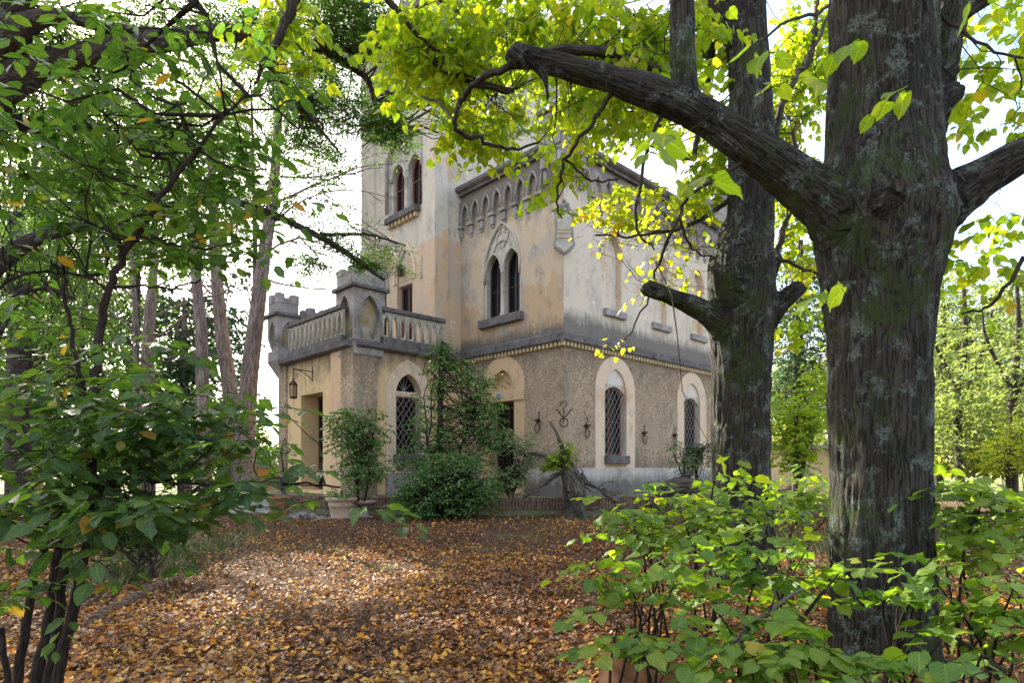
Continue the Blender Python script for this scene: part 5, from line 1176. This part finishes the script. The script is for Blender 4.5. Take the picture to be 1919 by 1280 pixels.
# ================= holm oak behind, upper left =================
bo_ = vv(-9.2, 10.5, 0.0)
oak = thing('holm_oak', 'dark holm oak spreading long limbs and small leaves across the upper left', 'tree', bo_)
to = [pxbranch(p) for p in ([(-140, 950, 10.5, 130), (-110, 600, 10.4, 115), (-80, 300, 10.2, 100), (-20, 180, 10, 75), (60, 130, 10, 58), (110, 112, 10, 50), (200, 96, 10, 44), (330, 72, 10.2, 36), (400, 60, 10.5, 30), (480, 66, 10.8, 24), (600, 86, 11.2, 20), (700, 95, 11.6, 14), (770, 92, 12, 8)],
    [(-80, 280, 10.2, 80), (-10, 100, 9.8, 62), (30, 60, 9.6, 50), (70, 36, 9.5, 32), (120, 30, 9.6, 24), (190, 48, 9.8, 20), (250, 56, 10, 16), (330, 70, 10.2, 14)], [(-20, 90, 9.8, 60), (20, 20, 9.6, 56), (60, -60, 9.5, 50)],
    [(-90, 420, 10.4, 60), (0, 235, 10.6, 30), (60, 238, 10.8, 24), (150, 230, 11, 18), (240, 262, 11.3, 13), (330, 300, 11.6, 9)], [(-90, 560, 10.6, 50), (60, 450, 11, 26), (190, 422, 11.4, 18), (290, 448, 11.7, 16), (330, 480, 11.8, 14), (378, 505, 12, 8)],
    [(180, 425, 11.4, 14), (340, 380, 12, 12), (450, 380, 12.3, 12), (540, 415, 12.5, 12), (620, 455, 12.6, 12), (665, 485, 12.6, 9), (720, 525, 12.6, 5)], [(600, 440, 12.6, 8), (690, 440, 12.6, 5), (760, 460, 12.6, 3)],
    [(600, 86, 11.2, 16), (650, 120, 11.8, 12), (690, 150, 12, 11), (705, 200, 12.2, 8), (740, 260, 12.3, 5)], [(500, 120, 11, 12), (560, 175, 11.5, 10), (600, 180, 11.8, 7), (640, 165, 12, 4)], [(560, 178, 11.5, 8), (580, 215, 11.8, 6), (640, 290, 12, 3)],
    [(-60, 700, 10.8, 40), (30, 560, 11.3, 16), (80, 540, 11.5, 10), (140, 560, 11.8, 6)], [(760, 80, 11.6, 12), (860, 150, 12, 10), (930, 180, 12.3, 7)])]
blo = [(620, 50, 170, 75, 11.4, .9, 2.0), (700, 190, 90, 70, 12, .7, 1.3), (720, 260, 60, 40, 12.2, .5, 1.2), (560, 170, 90, 60, 12, .7, .8), (200, 200, 240, 160, 11.5, 1, 1.0), (420, 330, 150, 100, 12, .8, .9), (650, 470, 110, 32, 12.6, .5, 1.6), (740, 480, 40, 30, 12.5, .3, 1.8), (690, 455, 80, 40, 12.6, .5, 1.6), (610, 490, 70, 25, 12.6, .4, 1.0), (330, 450, 140, 60, 12, .7, .9), (100, 430, 120, 110, 12, .8, .9), (60, 60, 130, 80, 11, .9, 1.0), (350, 60, 160, 70, 11, .8, 1.2),
       (60, 600, 110, 50, 12, .6, .8), (900, 220, 90, 60, 12.5, .6, .9), (960, 60, 120, 50, 12.5, .6, 1.0), (600, 330, 80, 90, 13, .6, .8), (560, 240, 90, 80, 13, .7, .9), (500, 380, 80, 60, 12.8, .5, .8), (620, 420, 60, 40, 12.6, .4, .8)]
Lo, To, Co = blob_sprays(blo, .066, 12, .32, dict(sag=.1, ang=60, ldroop=.25, tilt=.6, col=(0, .96)), fill=.30, clump=.42, freq=1.6, mul=2.6)
put_foliage(Lo, 'tiny', OAK, oak, bo_)
tubes_obj('trunk', [(t[0] - bo_, t[1]) for t in to], BARKD, oak, 10)
srco = np.vstack([t[0] for t in to])
tv = join_tubes([batch_tubes(To[::3, ::3], .003, .0018), links_to(Co, srco, .12, .008, .003)])
tag(link('twigs', npmesh('twigs', tv[0] - bo_, tv[1], True, bco=tv[2]), BARKD, oak), kind='stuff')

# ================= trees behind =================
def grow(start, dirn, length, rad, depth, out, spread=.6, up=.1):
    n = 5; P = [start]; d = unit(dirn)
    for i in range(n):
        d = unit(d + rng.normal(size=3) * .16 + vv(0, 0, up * .3)); P.append(P[-1] + d * length / n)
    P = np.array(P); out.append((P, np.linspace(rad, rad * .45, n + 1)))
    if depth:
        for i in range(4 if depth > 1 else 3):
            j = rng.integers(2, n + 1); dd = unit(d + rand_unit(1)[0] * spread); grow(P[j], dd, length * rng.uniform(.45, .7), rad * .45, depth - 1, out, spread, up)
def bgtree(name, px, Y, trunk, blobs, size, mat_, label, bark, cat_='tree', kind='tiny', n=10, L=.6, bare=None, clump=.45, freq=.8, col=(0, .95), group=None, minz=None, tilt=.8):
    g = at(px, 0, Y); base = vv(g[0], Y, float(gz(g[0], Y)) - .1)
    t = thing(name, label, cat_, base, 0, group)
    tr = [pxbranch(p) for p in trunk]; tr[0][0][0][2] = min(tr[0][0][0][2], base[2])
    tubes_obj('trunk', [(a - base, r) for a, r in tr], bark, t, 10)
    ex = []
    if bare:
        for (bx, by, dx, dz, ln, rd, dp) in bare: grow(at(bx, by, Y), vv(dx, rng.normal() * .4, dz), ln, rd, dp, ex)
    arrs = [tube_arrays(ex, 4)] if ex else []
    if blobs:
        Lb, Tb, Cb = blob_sprays(blobs, size, n, L, dict(sag=.1, ang=65, ldroop=.3, tilt=tilt, col=col), fill=.3, clump=clump, freq=freq, mul=1.5)
        put_foliage(Lb, kind, mat_, t, base)
        arrs.append(links_to(Cb, np.vstack([a for a, r in tr]), .15, .01, .006))
    arrs = [a for a in arrs if a is not None]
    if arrs:
        tv = join_tubes(arrs); tag(link('branches', npmesh('branches', tv[0] - base, tv[1], True, bco=tv[2]), bark, t), kind='stuff')
    return t
bare1 = [(500, 430, .7, .3, 3.2, .06, 2), (505, 470, .8, .1, 3.5, .06, 2), (490, 520, .9, -.1, 2.6, .05, 2), (512, 380, .8, .4, 3.5, .06, 2), (480, 600, .8, .1, 1.8, .04, 1), (512, 330, .9, .2, 3, .05, 2), (510, 300, -.6, .5, 2.5, .05, 2)]
bgtree('pine_tree', 462, 23, [[(455, 900, 23, 38), (466, 720, 23, 32), (480, 600, 23, 28), (495, 480, 23, 24), (512, 360, 23, 20), (520, 240, 23, 15), (530, 100, 23, 9)]], [(600, 250, 90, 90, 23.5, 1.5, .55), (540, 130, 120, 70, 23, 1.5, .8), (590, 380, 70, 50, 23, 1.2, .35)], .2, CONIF, 'pale-barked leaning pine nearest the villa wing, with bare side branches', BARKP, bare=bare1, group='pines left of the villa')
bgtree('pine_tree', 432, 25, [[(440, 900, 25, 30), (432, 740, 25, 28), (418, 640, 25, 25), (408, 540, 25, 22), (400, 400, 25, 18), (395, 250, 25, 12)]], [(400, 260, 90, 60, 25, 1.5, .8)], .2, CONIF, 'pale slender pine curving left, middle of the three pines', BARKP, bare=[(410, 560, -.7, .4, 2.2, .05, 1), (402, 420, .8, .4, 2.4, .05, 2)], group='pines left of the villa')
bgtree('pine_tree', 384, 22, [[(385, 900, 22, 26), (380, 740, 22, 24), (377, 620, 22, 21), (368, 520, 22, 19), (362, 400, 22, 14), (355, 200, 22, 8)]], [(340, 320, 90, 60, 22, 1.5, .6)], .2, CONIF, 'reddish straight pine trunk, leftmost of the three pines', BARKP, bare=[(370, 560, .7, .4, 2, .04, 1)], group='pines left of the villa')
bgtree('bare_tree', 275, 24, [[(275, 900, 24, 30), (276, 700, 24, 24), (280, 600, 24, 20), (288, 500, 24, 14), (290, 380, 24, 8)], [(262, 900, 24, 14), (256, 700, 24, 12), (252, 560, 24, 9), (240, 420, 24, 6)]], [], .1, CONIF, 'grey tree with a mass of dead twigs behind the shrub stems', BARKP,
       bare=[(278, 640, .8, .6, 2.6, .05, 2), (278, 640, -.8, .6, 2.6, .05, 2), (280, 600, .5, .8, 3, .05, 2), (280, 590, -.6, .8, 3, .05, 2), (285, 540, .7, .5, 2.6, .04, 2), (255, 620, -.6, .8, 2.2, .04, 2), (282, 680, .9, .2, 2, .04, 2), (276, 690, -.9, .3, 2, .04, 2)])
bgtree('cypress_tree', 345, 30, [[(345, 900, 30, 24), (345, 700, 30, 16), (345, 560, 30, 6)]], [(340, 640, 75, 110, 30, 1.6, 2.6), (430, 620, 45, 110, 31, 1.2, 2.0), (385, 720, 90, 70, 30, 1.6, 2.2)], .32, CONIF, 'dark green bushy cypress behind the three pines', BARKP, clump=.34)
bgtree('oak_tree', 38, 19, [[(35, 900, 19, 44), (36, 700, 19, 40), (38, 560, 19, 36), (30, 400, 19, 28)]], [(60, 480, 110, 90, 19, 1.5, 1.5), (150, 580, 70, 60, 20, 1.2, 1.0, (.5, 1)), (20, 640, 60, 40, 19, 1, .8)], .12, OAK, 'thick dark trunk with drooping foliage at the left edge behind the shrub', BARKD)
bgtree('yellow_maple', 1490, 15, [[(1500, 930, 15, 12), (1495, 850, 15, 9), (1490, 760, 15, 6)], [(1500, 900, 15, 8), (1520, 800, 15, 5)]], [(1485, 790, 45, 60, 15, .9, 1.9), (1530, 740, 30, 60, 15, .6, 1.4), (1480, 860, 50, 25, 15, .5, 1.2)], .10, LINDEN, 'yellow-green young maple in front of the annex between the trunks', BARKD, kind='heart', n=7, L=.35, clump=.36, freq=1.6, col=(.35, .85), tilt=.5)
bgtree('blue_cedar', 1495, 34, [[(1495, 900, 34, 26), (1495, 700, 34, 20), (1500, 450, 34, 10)]], [(1490, 620, 75, 110, 34, 2.2, 2.4), (1500, 480, 60, 80, 34, 2, 1.8), (1470, 730, 60, 60, 34, 2, 2.0)], .26, CONIF, 'tall blue-green conifer beyond the annex', BARKD, clump=.38, col=(.4, 1))
right_trees = [(1800, 24, [(1800, 700, 95, 110, 24, 2, 1.7), (1850, 580, 90, 70, 24, 2, 1.1), (1760, 790, 60, 70, 23, 1.5, 1.6)], 'light green woodland tree immediately right of the massive trunk'),
               (1900, 21, [(1900, 720, 80, 110, 21, 1.5, 1.5), (1910, 560, 60, 80, 22, 1.5, .9)], 'light green woodland tree at the right photo edge'),
               (1640, 32, [(1640, 650, 140, 180, 32, 2.5, 1.6)], 'woodland tree standing hidden behind the massive trunk'),
               (1760, 36, [(1780, 640, 120, 130, 36, 2.5, 1.8), (1850, 780, 110, 70, 34, 2, 1.6)], 'paler tree further back in the wood at the right')]
for px, Y, bb, lab in right_trees:
    bgtree('woodland_tree', px, Y, [[(px, 905, Y, 16), (px - 5, 780, Y, 14), (px + 8, 640, Y, 11), (px + 5, 520, Y, 6)], [(px - 4, 760, Y, 9), (px + 40, 660, Y, 7), (px + 60, 580, Y, 4)], [(px, 740, Y, 8), (px - 50, 640, Y, 6), (px - 60, 580, Y, 3)]], bb, .21, FARL, lab, BARKD, clump=.44, freq=.9, col=(.25, .95), group='woodland trees to the right', tilt=.6)
bgtree('golden_bush', 1890, 17, [[(1890, 930, 17, 10), (1890, 850, 17, 6)]], [(1890, 855, 55, 40, 17, .9, 1.7), (1910, 800, 25, 30, 17, .5, 1.5)], .07, LINDEN, 'golden-green bush at the right edge below the woodland', BARKD, cat_='bush', n=8, L=.3, clump=.33, freq=1.8, col=(.5, .9))
for px, Y, bb, lab in ((60, 30, [(70, 300, 190, 190, 30, 2.5, 1.0), (40, 560, 130, 120, 30, 2, 1.2), (120, 90, 170, 90, 30, 2, 1.0)], 'tall woodland tree far behind the holm oak at the left edge'),
                       (250, 36, [(240, 240, 150, 150, 36, 2.5, .9), (200, 480, 140, 110, 36, 2, 1.1)], 'tall woodland tree far behind the grey dead-twigged tree'),
                       (470, 40, [(450, 160, 110, 130, 40, 2.5, .9), (420, 400, 90, 90, 40, 2, .7)], 'tall woodland tree far behind the leaning pine'), (150, 26, [(150, 660, 110, 80, 26, 1.8, 1.5), (110, 780, 130, 50, 26, 1.8, 1.5), (250, 770, 90, 50, 26, 1.8, 1.3)], 'bushy low tree behind the shrub stems at the left')):
    bgtree('woodland_tree', px, Y, [[(px, 905, Y, 14), (px - 5, 780, Y, 12), (px + 8, 560, Y, 10), (px + 5, 320, Y, 6), (px, 150, Y, 3)]], bb, .24, FARL, lab, BARKD, clump=.44, freq=.6, col=(.0, .8), group='woodland trees to the left', tilt=.8)
# distant mass of woods closing the view
def woods(name, mat_, blobs, label, mul=2.6):
    Ls = []
    for px, py, rx, ry, Y, cv, c in blobs:
        c0, rad = px_ell((px, py, rx, ry, Y, 2.5)); lp = .36 * F / Y; n = int(mul * cv * math.pi * rx * ry / (.3 * lp * lp)); P = in_ell(c0, rad, n, .40, .5)
        Ls.append((P, orient(rand_unit(len(P)), rand_unit(len(P))), rng.uniform(.2, .52, len(P)), rng.uniform(c[0], c[1], len(P))))
    L = cat(Ls); k = ~sun_gap(L[0]); L = tuple(q[k] for q in L)
    tag(link(name, leafmesh(name, 'tiny', L), mat_), label, 'woods', kind='stuff')
woods('distant_woods', OAK, [(-150, 780, 200, 110, 36, 1.6, (.1, .8)), (60, 740, 150, 110, 40, 1.5, (.1, .8)), (150, 810, 180, 60, 34, 2.0, (.1, .95)), (330, 800, 140, 70, 36, 1.8, (.1, .9)), (300, 850, 240, 32, 30, 1.8, (.2, .95)), (430, 820, 70, 55, 38, 1.5, (.2, .9)), (60, 860, 200, 34, 25, 2.2, (.1, .9)), (250, 868, 200, 26, 24, 2.2, (.2, .95)), (1000, 860, 900, 30, 60, 1.5, (.1, .7)), (100, 420, 190, 210, 42, .8, (.1, .8)), (330, 330, 150, 200, 44, .6, (.1, .8)), (260, 640, 170, 90, 42, 1.2, (.1, .8))], 'dark woods closing the view behind the garden at the left')
woods('distant_woods', FARL, [(1500, 780, 120, 110, 46, 1.6, (.2, .8)), (1700, 740, 160, 150, 48, 1.6, (.3, .9)), (1900, 720, 160, 170, 50, 1.8, (.3, .9)), (2100, 760, 160, 130, 44, 1.6, (.3, .9)), (1820, 820, 220, 60, 34, 1.8, (.3, .95)), (1800, 860, 240, 32, 28, 1.8, (.4, 1)), (1470, 850, 90, 40, 30, 1.5, (.3, .9)), (1820, 800, 160, 80, 27, 1.3, (.3, 1)), (1500, 830, 70, 50, 31, 1.2, (.4, 1))], 'sunlit light green woods closing the view at the right')

# ================= shrubs against the villa =================
def bush(name, px, Y, blobs, size, mat_, label, stems, kind='oval', n=7, L=.25, col=(0, .95), clump=.3, freq=2.2, z0=None, bark=BARKS, cat_='shrub'):
    g = at(px, 0, Y); base = vv(g[0], Y, float(gz(g[0], Y)) if z0 is None else z0); t = thing(name, label, cat_, base)
    st = [pxbranch(p) for p in stems]
    tubes_obj('stem', [(a - base, r) for a, r in st], bark, t, 6)
    Lb, Tb, Cb = blob_sprays(blobs, size, n, L, dict(sag=.15, ang=60, ldroop=.45, tilt=.5, col=col), fill=.3, clump=clump, freq=freq, mul=2.1)
    put_foliage(Lb, kind, mat_, t, base, cull=False)
    tv = join_tubes([batch_tubes(Tb, .003, .0015), links_to(Cb, np.vstack([a for a, r in st]), .3, .01, .003)])
    tag(link('twigs', npmesh('twigs', tv[0] - base, tv[1], True, bco=tv[2]), bark, t), kind='stuff'); return t
bush('evergreen_shrub', 668, 16.0, [(668, 830, 50, 45, 16, .5, 1.5), (640, 790, 32, 28, 16, .4, 1.1), (655, 768, 16, 14, 16, .2, 1), (690, 780, 28, 22, 16, .3, .9), (680, 880, 45, 30, 16, .5, 1.5), (715, 810, 15, 25, 16, .3, .8)], .10, GLOSSY, 'evergreen shrub with broad leaves in front of the pier of the wing', [[(672, 960, 16, 7), (668, 880, 16, 5), (660, 800, 16, 3)], [(680, 960, 16, 5), (695, 870, 16, 3), (700, 800, 16, 2)]], col=(.3, 1))
bush('climbing_shrub', 826, 16.6, [(826, 690, 28, 40, 16.6, .3, .9), (812, 750, 35, 30, 16.6, .4, .5), (870, 725, 50, 28, 16.6, .4, .8), (890, 770, 62, 40, 16.6, .4, .9), (915, 705, 32, 18, 16.6, .3, .7), (775, 860, 45, 30, 16.4, .4, .9), (860, 685, 26, 20, 16.6, .3, .7), (860, 820, 60, 35, 16.6, .5, .8), (800, 810, 35, 40, 16.6, .4, .8), (830, 650, 12, 16, 16.6, .15, 1.2), (915, 830, 25, 45, 16.6, .3, 1.1)], .085, GLOSSY, 'tall climbing shrub tied to a dark post between the wing window and the doorway', [[(826, 960, 16.7, 13), (825, 760, 16.7, 12), (826, 690, 16.7, 9), (828, 640, 16.7, 4)], [(830, 940, 16.6, 6), (870, 820, 16.6, 4), (890, 760, 16.6, 3)], [(828, 940, 16.6, 5), (800, 830, 16.6, 3)]], col=(.2, 1), bark=BARKD)
bush('rounded_bush', 835, 15.6, [(830, 920, 85, 52, 15.6, .9, 1.9), (780, 940, 45, 35, 15.4, .6, 1.6), (890, 910, 50, 45, 15.7, .6, 1.6), (850, 870, 60, 25, 15.7, .6, 1.5)], .085, GLOSSY, 'dense rounded glossy bush on the ground left of the gnarled stump', [[(835, 968, 15.6, 8), (830, 900, 15.6, 5)], [(835, 968, 15.6, 6), (880, 890, 15.6, 4)]], col=(.1, .95))
bush('variegated_shrub', 955, 16.9, [(935, 830, 32, 35, 16.9, .3, 1.4), (975, 855, 34, 36, 16.9, .3, 1.2), (950, 895, 40, 26, 16.9, .3, 1.4), (1000, 815, 14, 8, 16.9, .2, .8)], .08, VARI, 'thin variegated shrub with pale leaves before the arched doorway', [[(955, 940, 16.9, 5), (945, 860, 16.9, 4), (940, 800, 16.9, 2)], [(958, 940, 16.9, 4), (985, 850, 16.9, 2)]], col=(.2, 1))
bush('small_shrub', 1290, 17.4, [(1262, 850, 22, 26, 17.4, .2, .4), (1300, 870, 34, 22, 17.4, .3, .7), (1330, 850, 15, 30, 17.4, .2, .5)], .06, VARI, 'sparse twiggy shrub in front of the second arched window', [[(1285, 905, 17.4, 3), (1262, 850, 17.4, 2)], [(1285, 905, 17.4, 3), (1310, 860, 17.4, 2), (1325, 830, 17.4, 1.5)], [(1285, 905, 17.4, 3), (1280, 840, 17.4, 1.5)]], col=(.0, .6), z0=.6)
bush('round_blue_bush', 1305, 17.9, [(1305, 845, 18, 16, 17.9, .3, 2.4)], .05, CONIF, 'small round blue-grey bush below the second arched window', [[(1305, 912, 17.9, 5), (1305, 850, 17.9, 4)]], kind='tiny', n=10, L=.12, clump=0, col=(.6, 1), z0=.6)
# low box and dry grasses at the left of the path
bush('box_hedge', 270, 8.2, [(262, 990, 75, 50, 8.2, .6, 1.6, (.1, .9)), (190, 985, 50, 50, 8.4, .5, 1.3), (320, 965, 35, 32, 8.8, .4, 1.2, (.3, 1))], .035, OAK, 'low straggly box hedge beside the leafy path at the left', [[(250, 1100, 7.8, 7), (262, 1040, 8, 5), (250, 980, 8.2, 3)], [(270, 1095, 7.8, 6), (300, 1030, 8, 4), (320, 980, 8.2, 3)], [(220, 1105, 7.6, 6), (205, 1040, 7.9, 4), (190, 980, 8.2, 3)], [(290, 1085, 8, 5), (275, 1020, 8, 4)]], kind='tiny', n=12, L=.22, clump=.35, cat_='hedge')
bush('pot_plant', 640, 15.6, [(640, 925, 26, 12, 15.6, .3, 1.4)], .09, GLOSSY, 'leafy plant spilling out of the pale terracotta pot', [[(640, 950, 15.6, 4), (640, 920, 15.6, 3)]], col=(.4, 1), z0=.6, cat_='plant')
bush('urn_plant', 530, 17.6, [(528, 840, 22, 22, 17.6, .2, .5)], .10, GLOSSY, 'sparse leggy plant growing from the dark stone urn', [[(531, 885, 17.6, 3), (527, 845, 17.6, 2), (535, 820, 17.6, 1.5)]], col=(.1, .7), z0=1.2, cat_='plant')
# ================= gnarled stump in front of the corner =================
bg_ = vv(*at(1075, 0, 16.0)[:2], .1)
gs = thing('gnarled_stump', 'gnarled old wisteria stump with twisted bare arms in front of the villa corner', 'stump', bg_)
tg = [pxbranch(p) for p in ([(1078, 985, 16, 62), (1076, 950, 16, 52), (1074, 915, 16, 46), (1068, 885, 16, 34), (1062, 866, 16, 24), (1055, 845, 16, 12)], [(1065, 880, 16, 18), (1040, 868, 16, 12), (1015, 853, 16, 9), (990, 850, 16, 8), (968, 856, 16, 5), (960, 880, 16, 4)], [(1058, 850, 16, 9), (1048, 825, 16, 6), (1040, 805, 16, 5), (1030, 790, 16, 3)],
    [(1064, 862, 16, 12), (1066, 848, 16, 8), (1068, 838, 16, 5)], [(1060, 880, 16, 14), (1035, 895, 15.8, 10), (1010, 915, 15.7, 9), (985, 930, 15.6, 7), (968, 945, 15.6, 5)], [(1085, 895, 16, 16), (1105, 908, 15.9, 10), (1120, 915, 15.9, 9), (1135, 928, 15.8, 10), (1150, 936, 15.8, 16), (1170, 940, 15.8, 12)],
    [(1130, 915, 15.9, 7), (1145, 925, 15.9, 6), (1165, 922, 15.9, 4)], [(1072, 930, 15.8, 30), (1085, 960, 15.7, 20), (1100, 978, 15.6, 8)], [(1100, 905, 16, 6), (1092, 885, 16, 4), (1085, 875, 16, 3)])]
bark_trunk('stump', tg, .022, BARKG, gs, bg_, .05, 8, .10, 12)
ex = []
for (x, y, dx, dz, ln, rd) in ((1070, 880, -.8, .5, .6, .02), (1062, 870, -.9, -.1, .8, .022), (1040, 870, -.9, -.3, .7, .018), (1085, 905, .9, -.2, .8, .02), (1010, 860, -.8, -.4, .6, .015), (1120, 915, .8, .3, .5, .015), (1000, 920, -.9, .1, .7, .018), (1060, 860, .3, .9, .4, .015), (985, 900, -.3, .9, .5, .012), (1150, 935, .9, .1, .5, .02)):
    grow(at(x, y, 15.95), vv(dx, rng.normal() * .4, dz), ln, rd, 1, ex, 1.1, -.2)
tag(tubes_obj('branches', [(catmull(p, r, 3)[0] - bg_, catmull(p, r, 3)[1]) for p, r in ex], BARKG, gs, 5), kind='stuff')
tk = thing('gnarled_root_mound', 'dark twisted root mound behind the low leaves, right of the stump', 'stump', bg_ + vv(2.8, 1.0, .3))
b_ = bg_ + vv(2.8, 1.0, .3); tg = [pxbranch(p) for p in ([(1225, 955, 16.6, 30), (1240, 925, 16.6, 34), (1265, 912, 16.6, 36), (1290, 912, 16.6, 32), (1308, 935, 16.6, 20)], [(1262, 915, 16.6, 16), (1278, 895, 16.6, 10), (1300, 890, 16.6, 6)])]
bark_trunk('stump', tg, .022, BARKG, tk, b_, .03, 9, .08, 12)
bush('ivy_sprout', 1050, 15.9, [(1050, 860, 22, 14, 15.9, .25, 1.6), (1062, 840, 10, 14, 15.9, .15, 1.4), (1030, 875, 14, 8, 15.9, .2, 1.2)], .09, LINDEN, 'yellow-green creeper sprouting from the top of the gnarled stump', [[(1060, 880, 15.95, 3), (1052, 855, 15.9, 2)]], kind='heart', n=5, L=.15, col=(.2, .7), z0=.9, clump=0, cat_='creeper')

# ================= fallen leaves and ground growth =================
def litter():
    n = 185000; Y = 3.9 * (17.2 / 3.9) ** (rng.random(n) ** .9); k = rng.uniform(-1.05, 1.05, n); X = k * 960 / F * Y
    dens = fbm(np.stack([X * .8, Y * .8, X * 0 + 5], -1), 3); dirt = sstep(14, 16.2, Y) * .75
    keep = (rng.random(n) < np.clip(.5 + (dens - .45) * 4.0, .3, 1)) & (rng.random(n) > dirt); X, Y = X[keep], Y[keep]; n = len(X)
    P = np.stack([X, Y, gz(X, Y) + (fbm(np.stack([X * 7, Y * 7, X * 0], -1), 2) - .5) * .03 + .012 + rng.random(n) * .03], -1)
    a = rng.random(n) * 2 * np.pi; A = np.stack([np.cos(a), np.sin(a), rng.normal(size=n) * .35], -1); N = vv(0, 0, 1) + rng.normal(size=(n, 3)) * .42
    tone = fbm(np.stack([X * .5, Y * .5, X * 0 + 9], -1), 2); r = np.clip(rng.random(n) * .95 + (tone - .47) * .8 - .12 * sstep(10, 14, Y), 0, 1)
    s = rng.uniform(.024, .07, n) * np.where(rng.random(n) < .4, .55, 1)
    L = (P, orient(A, N), s, r); L = leaf_objects(L, 'heart', LITTER, ground, vv(0, 0, 0), 300, 9)
    o = link('fallen_leaves', leafmesh('fallen_leaves', 'flake', L), LITTER); tag(o, 'orange and brown fallen leaves covering the path', 'leaf litter', kind='stuff')
litter()
def ground_twigs():
    n = 900; Y = 4 * (16 / 4) ** rng.random(n); X = rng.uniform(-.9, .9, n) * 960 / F * Y; a = rng.random(n) * 6.3; ln = rng.uniform(.08, .45, n) * np.where(rng.random(n) < .8, .6, 1)
    t = np.linspace(-.5, .5, 4)[None, :, None]; P0 = np.stack([X, Y, gz(X, Y) + .045], -1)
    P = P0[:, None] + np.stack([np.cos(a), np.sin(a), rng.normal(size=n) * .12], -1)[:, None] * ln[:, None, None] * t + rng.normal(size=(n, 4, 3)) * .012
    v = batch_tubes(P, rng.uniform(.002, .006, n), np.full(n, .0015), 4)
    tag(link('fallen_twigs', npmesh('fallen_twigs', v[0], v[1], True, bco=v[2]), BARKG), 'thin grey twigs lying among the fallen leaves', 'twigs', kind='stuff')
ground_twigs()
def grass():
    Ls = []
    for px, py, rx, Y, n in ((440, 0, 55, 12.8, 1800), (330, 0, 50, 11.5, 600), (620, 0, 60, 11.5, 500), (520, 0, 200, 9, 300), (900, 0, 90, 11, 400), (780, 0, 300, 7, 260), (1100, 0, 60, 7.0, 250), (1150, 0, 200, 15.9, 900)):
        c = at(px, 875, Y); X = c[0] + rng.normal(size=n) * rx / F * Y * .7; Yy = Y + rng.normal(size=n) * .8
        P = np.stack([X, Yy, gz(X, Yy) - .01], -1); A = np.stack([rng.normal(size=n) * .4, rng.normal(size=n) * .4, np.ones(n)], -1)
        Ls.append((P, orient(A, rand_unit(n)), rng.uniform(.04, .1, n), rng.uniform(.3, .9, n)))
    for px, Y, n, w in ((250, 8.4, 350, 110), (150, 7.8, 200, 90), (1430, 12, 1800, 180), (1820, 13, 3000, 250), (330, 10.5, 700, 70)):
        c = at(px, 875, Y); X = c[0] + rng.normal(size=n) * w / F * Y * .5; Yy = Y + rng.normal(size=n) * 1.0
        P = np.stack([X, Yy, gz(X, Yy) - .01], -1); A = np.stack([rng.normal(size=n) * .5, rng.normal(size=n) * .5, np.ones(n)], -1)
        Ls.append((P, orient(A, rand_unit(n)), rng.uniform(.08, .28, n), rng.uniform(.3, 1, n)))
    L = cat(Ls); V, Fc = getp('tiny'); keep = V.copy(); PROTO[('tiny', False)] = (V * vv(1, .06, 1), Fc)
    o = link('grass_tufts', leafmesh('grass_tufts', 'tiny', L), GRASSM); tag(o, 'tufts of grass scattered over the path and verges', 'grass', kind='stuff'); PROTO[('tiny', False)] = (keep, Fc)
grass()
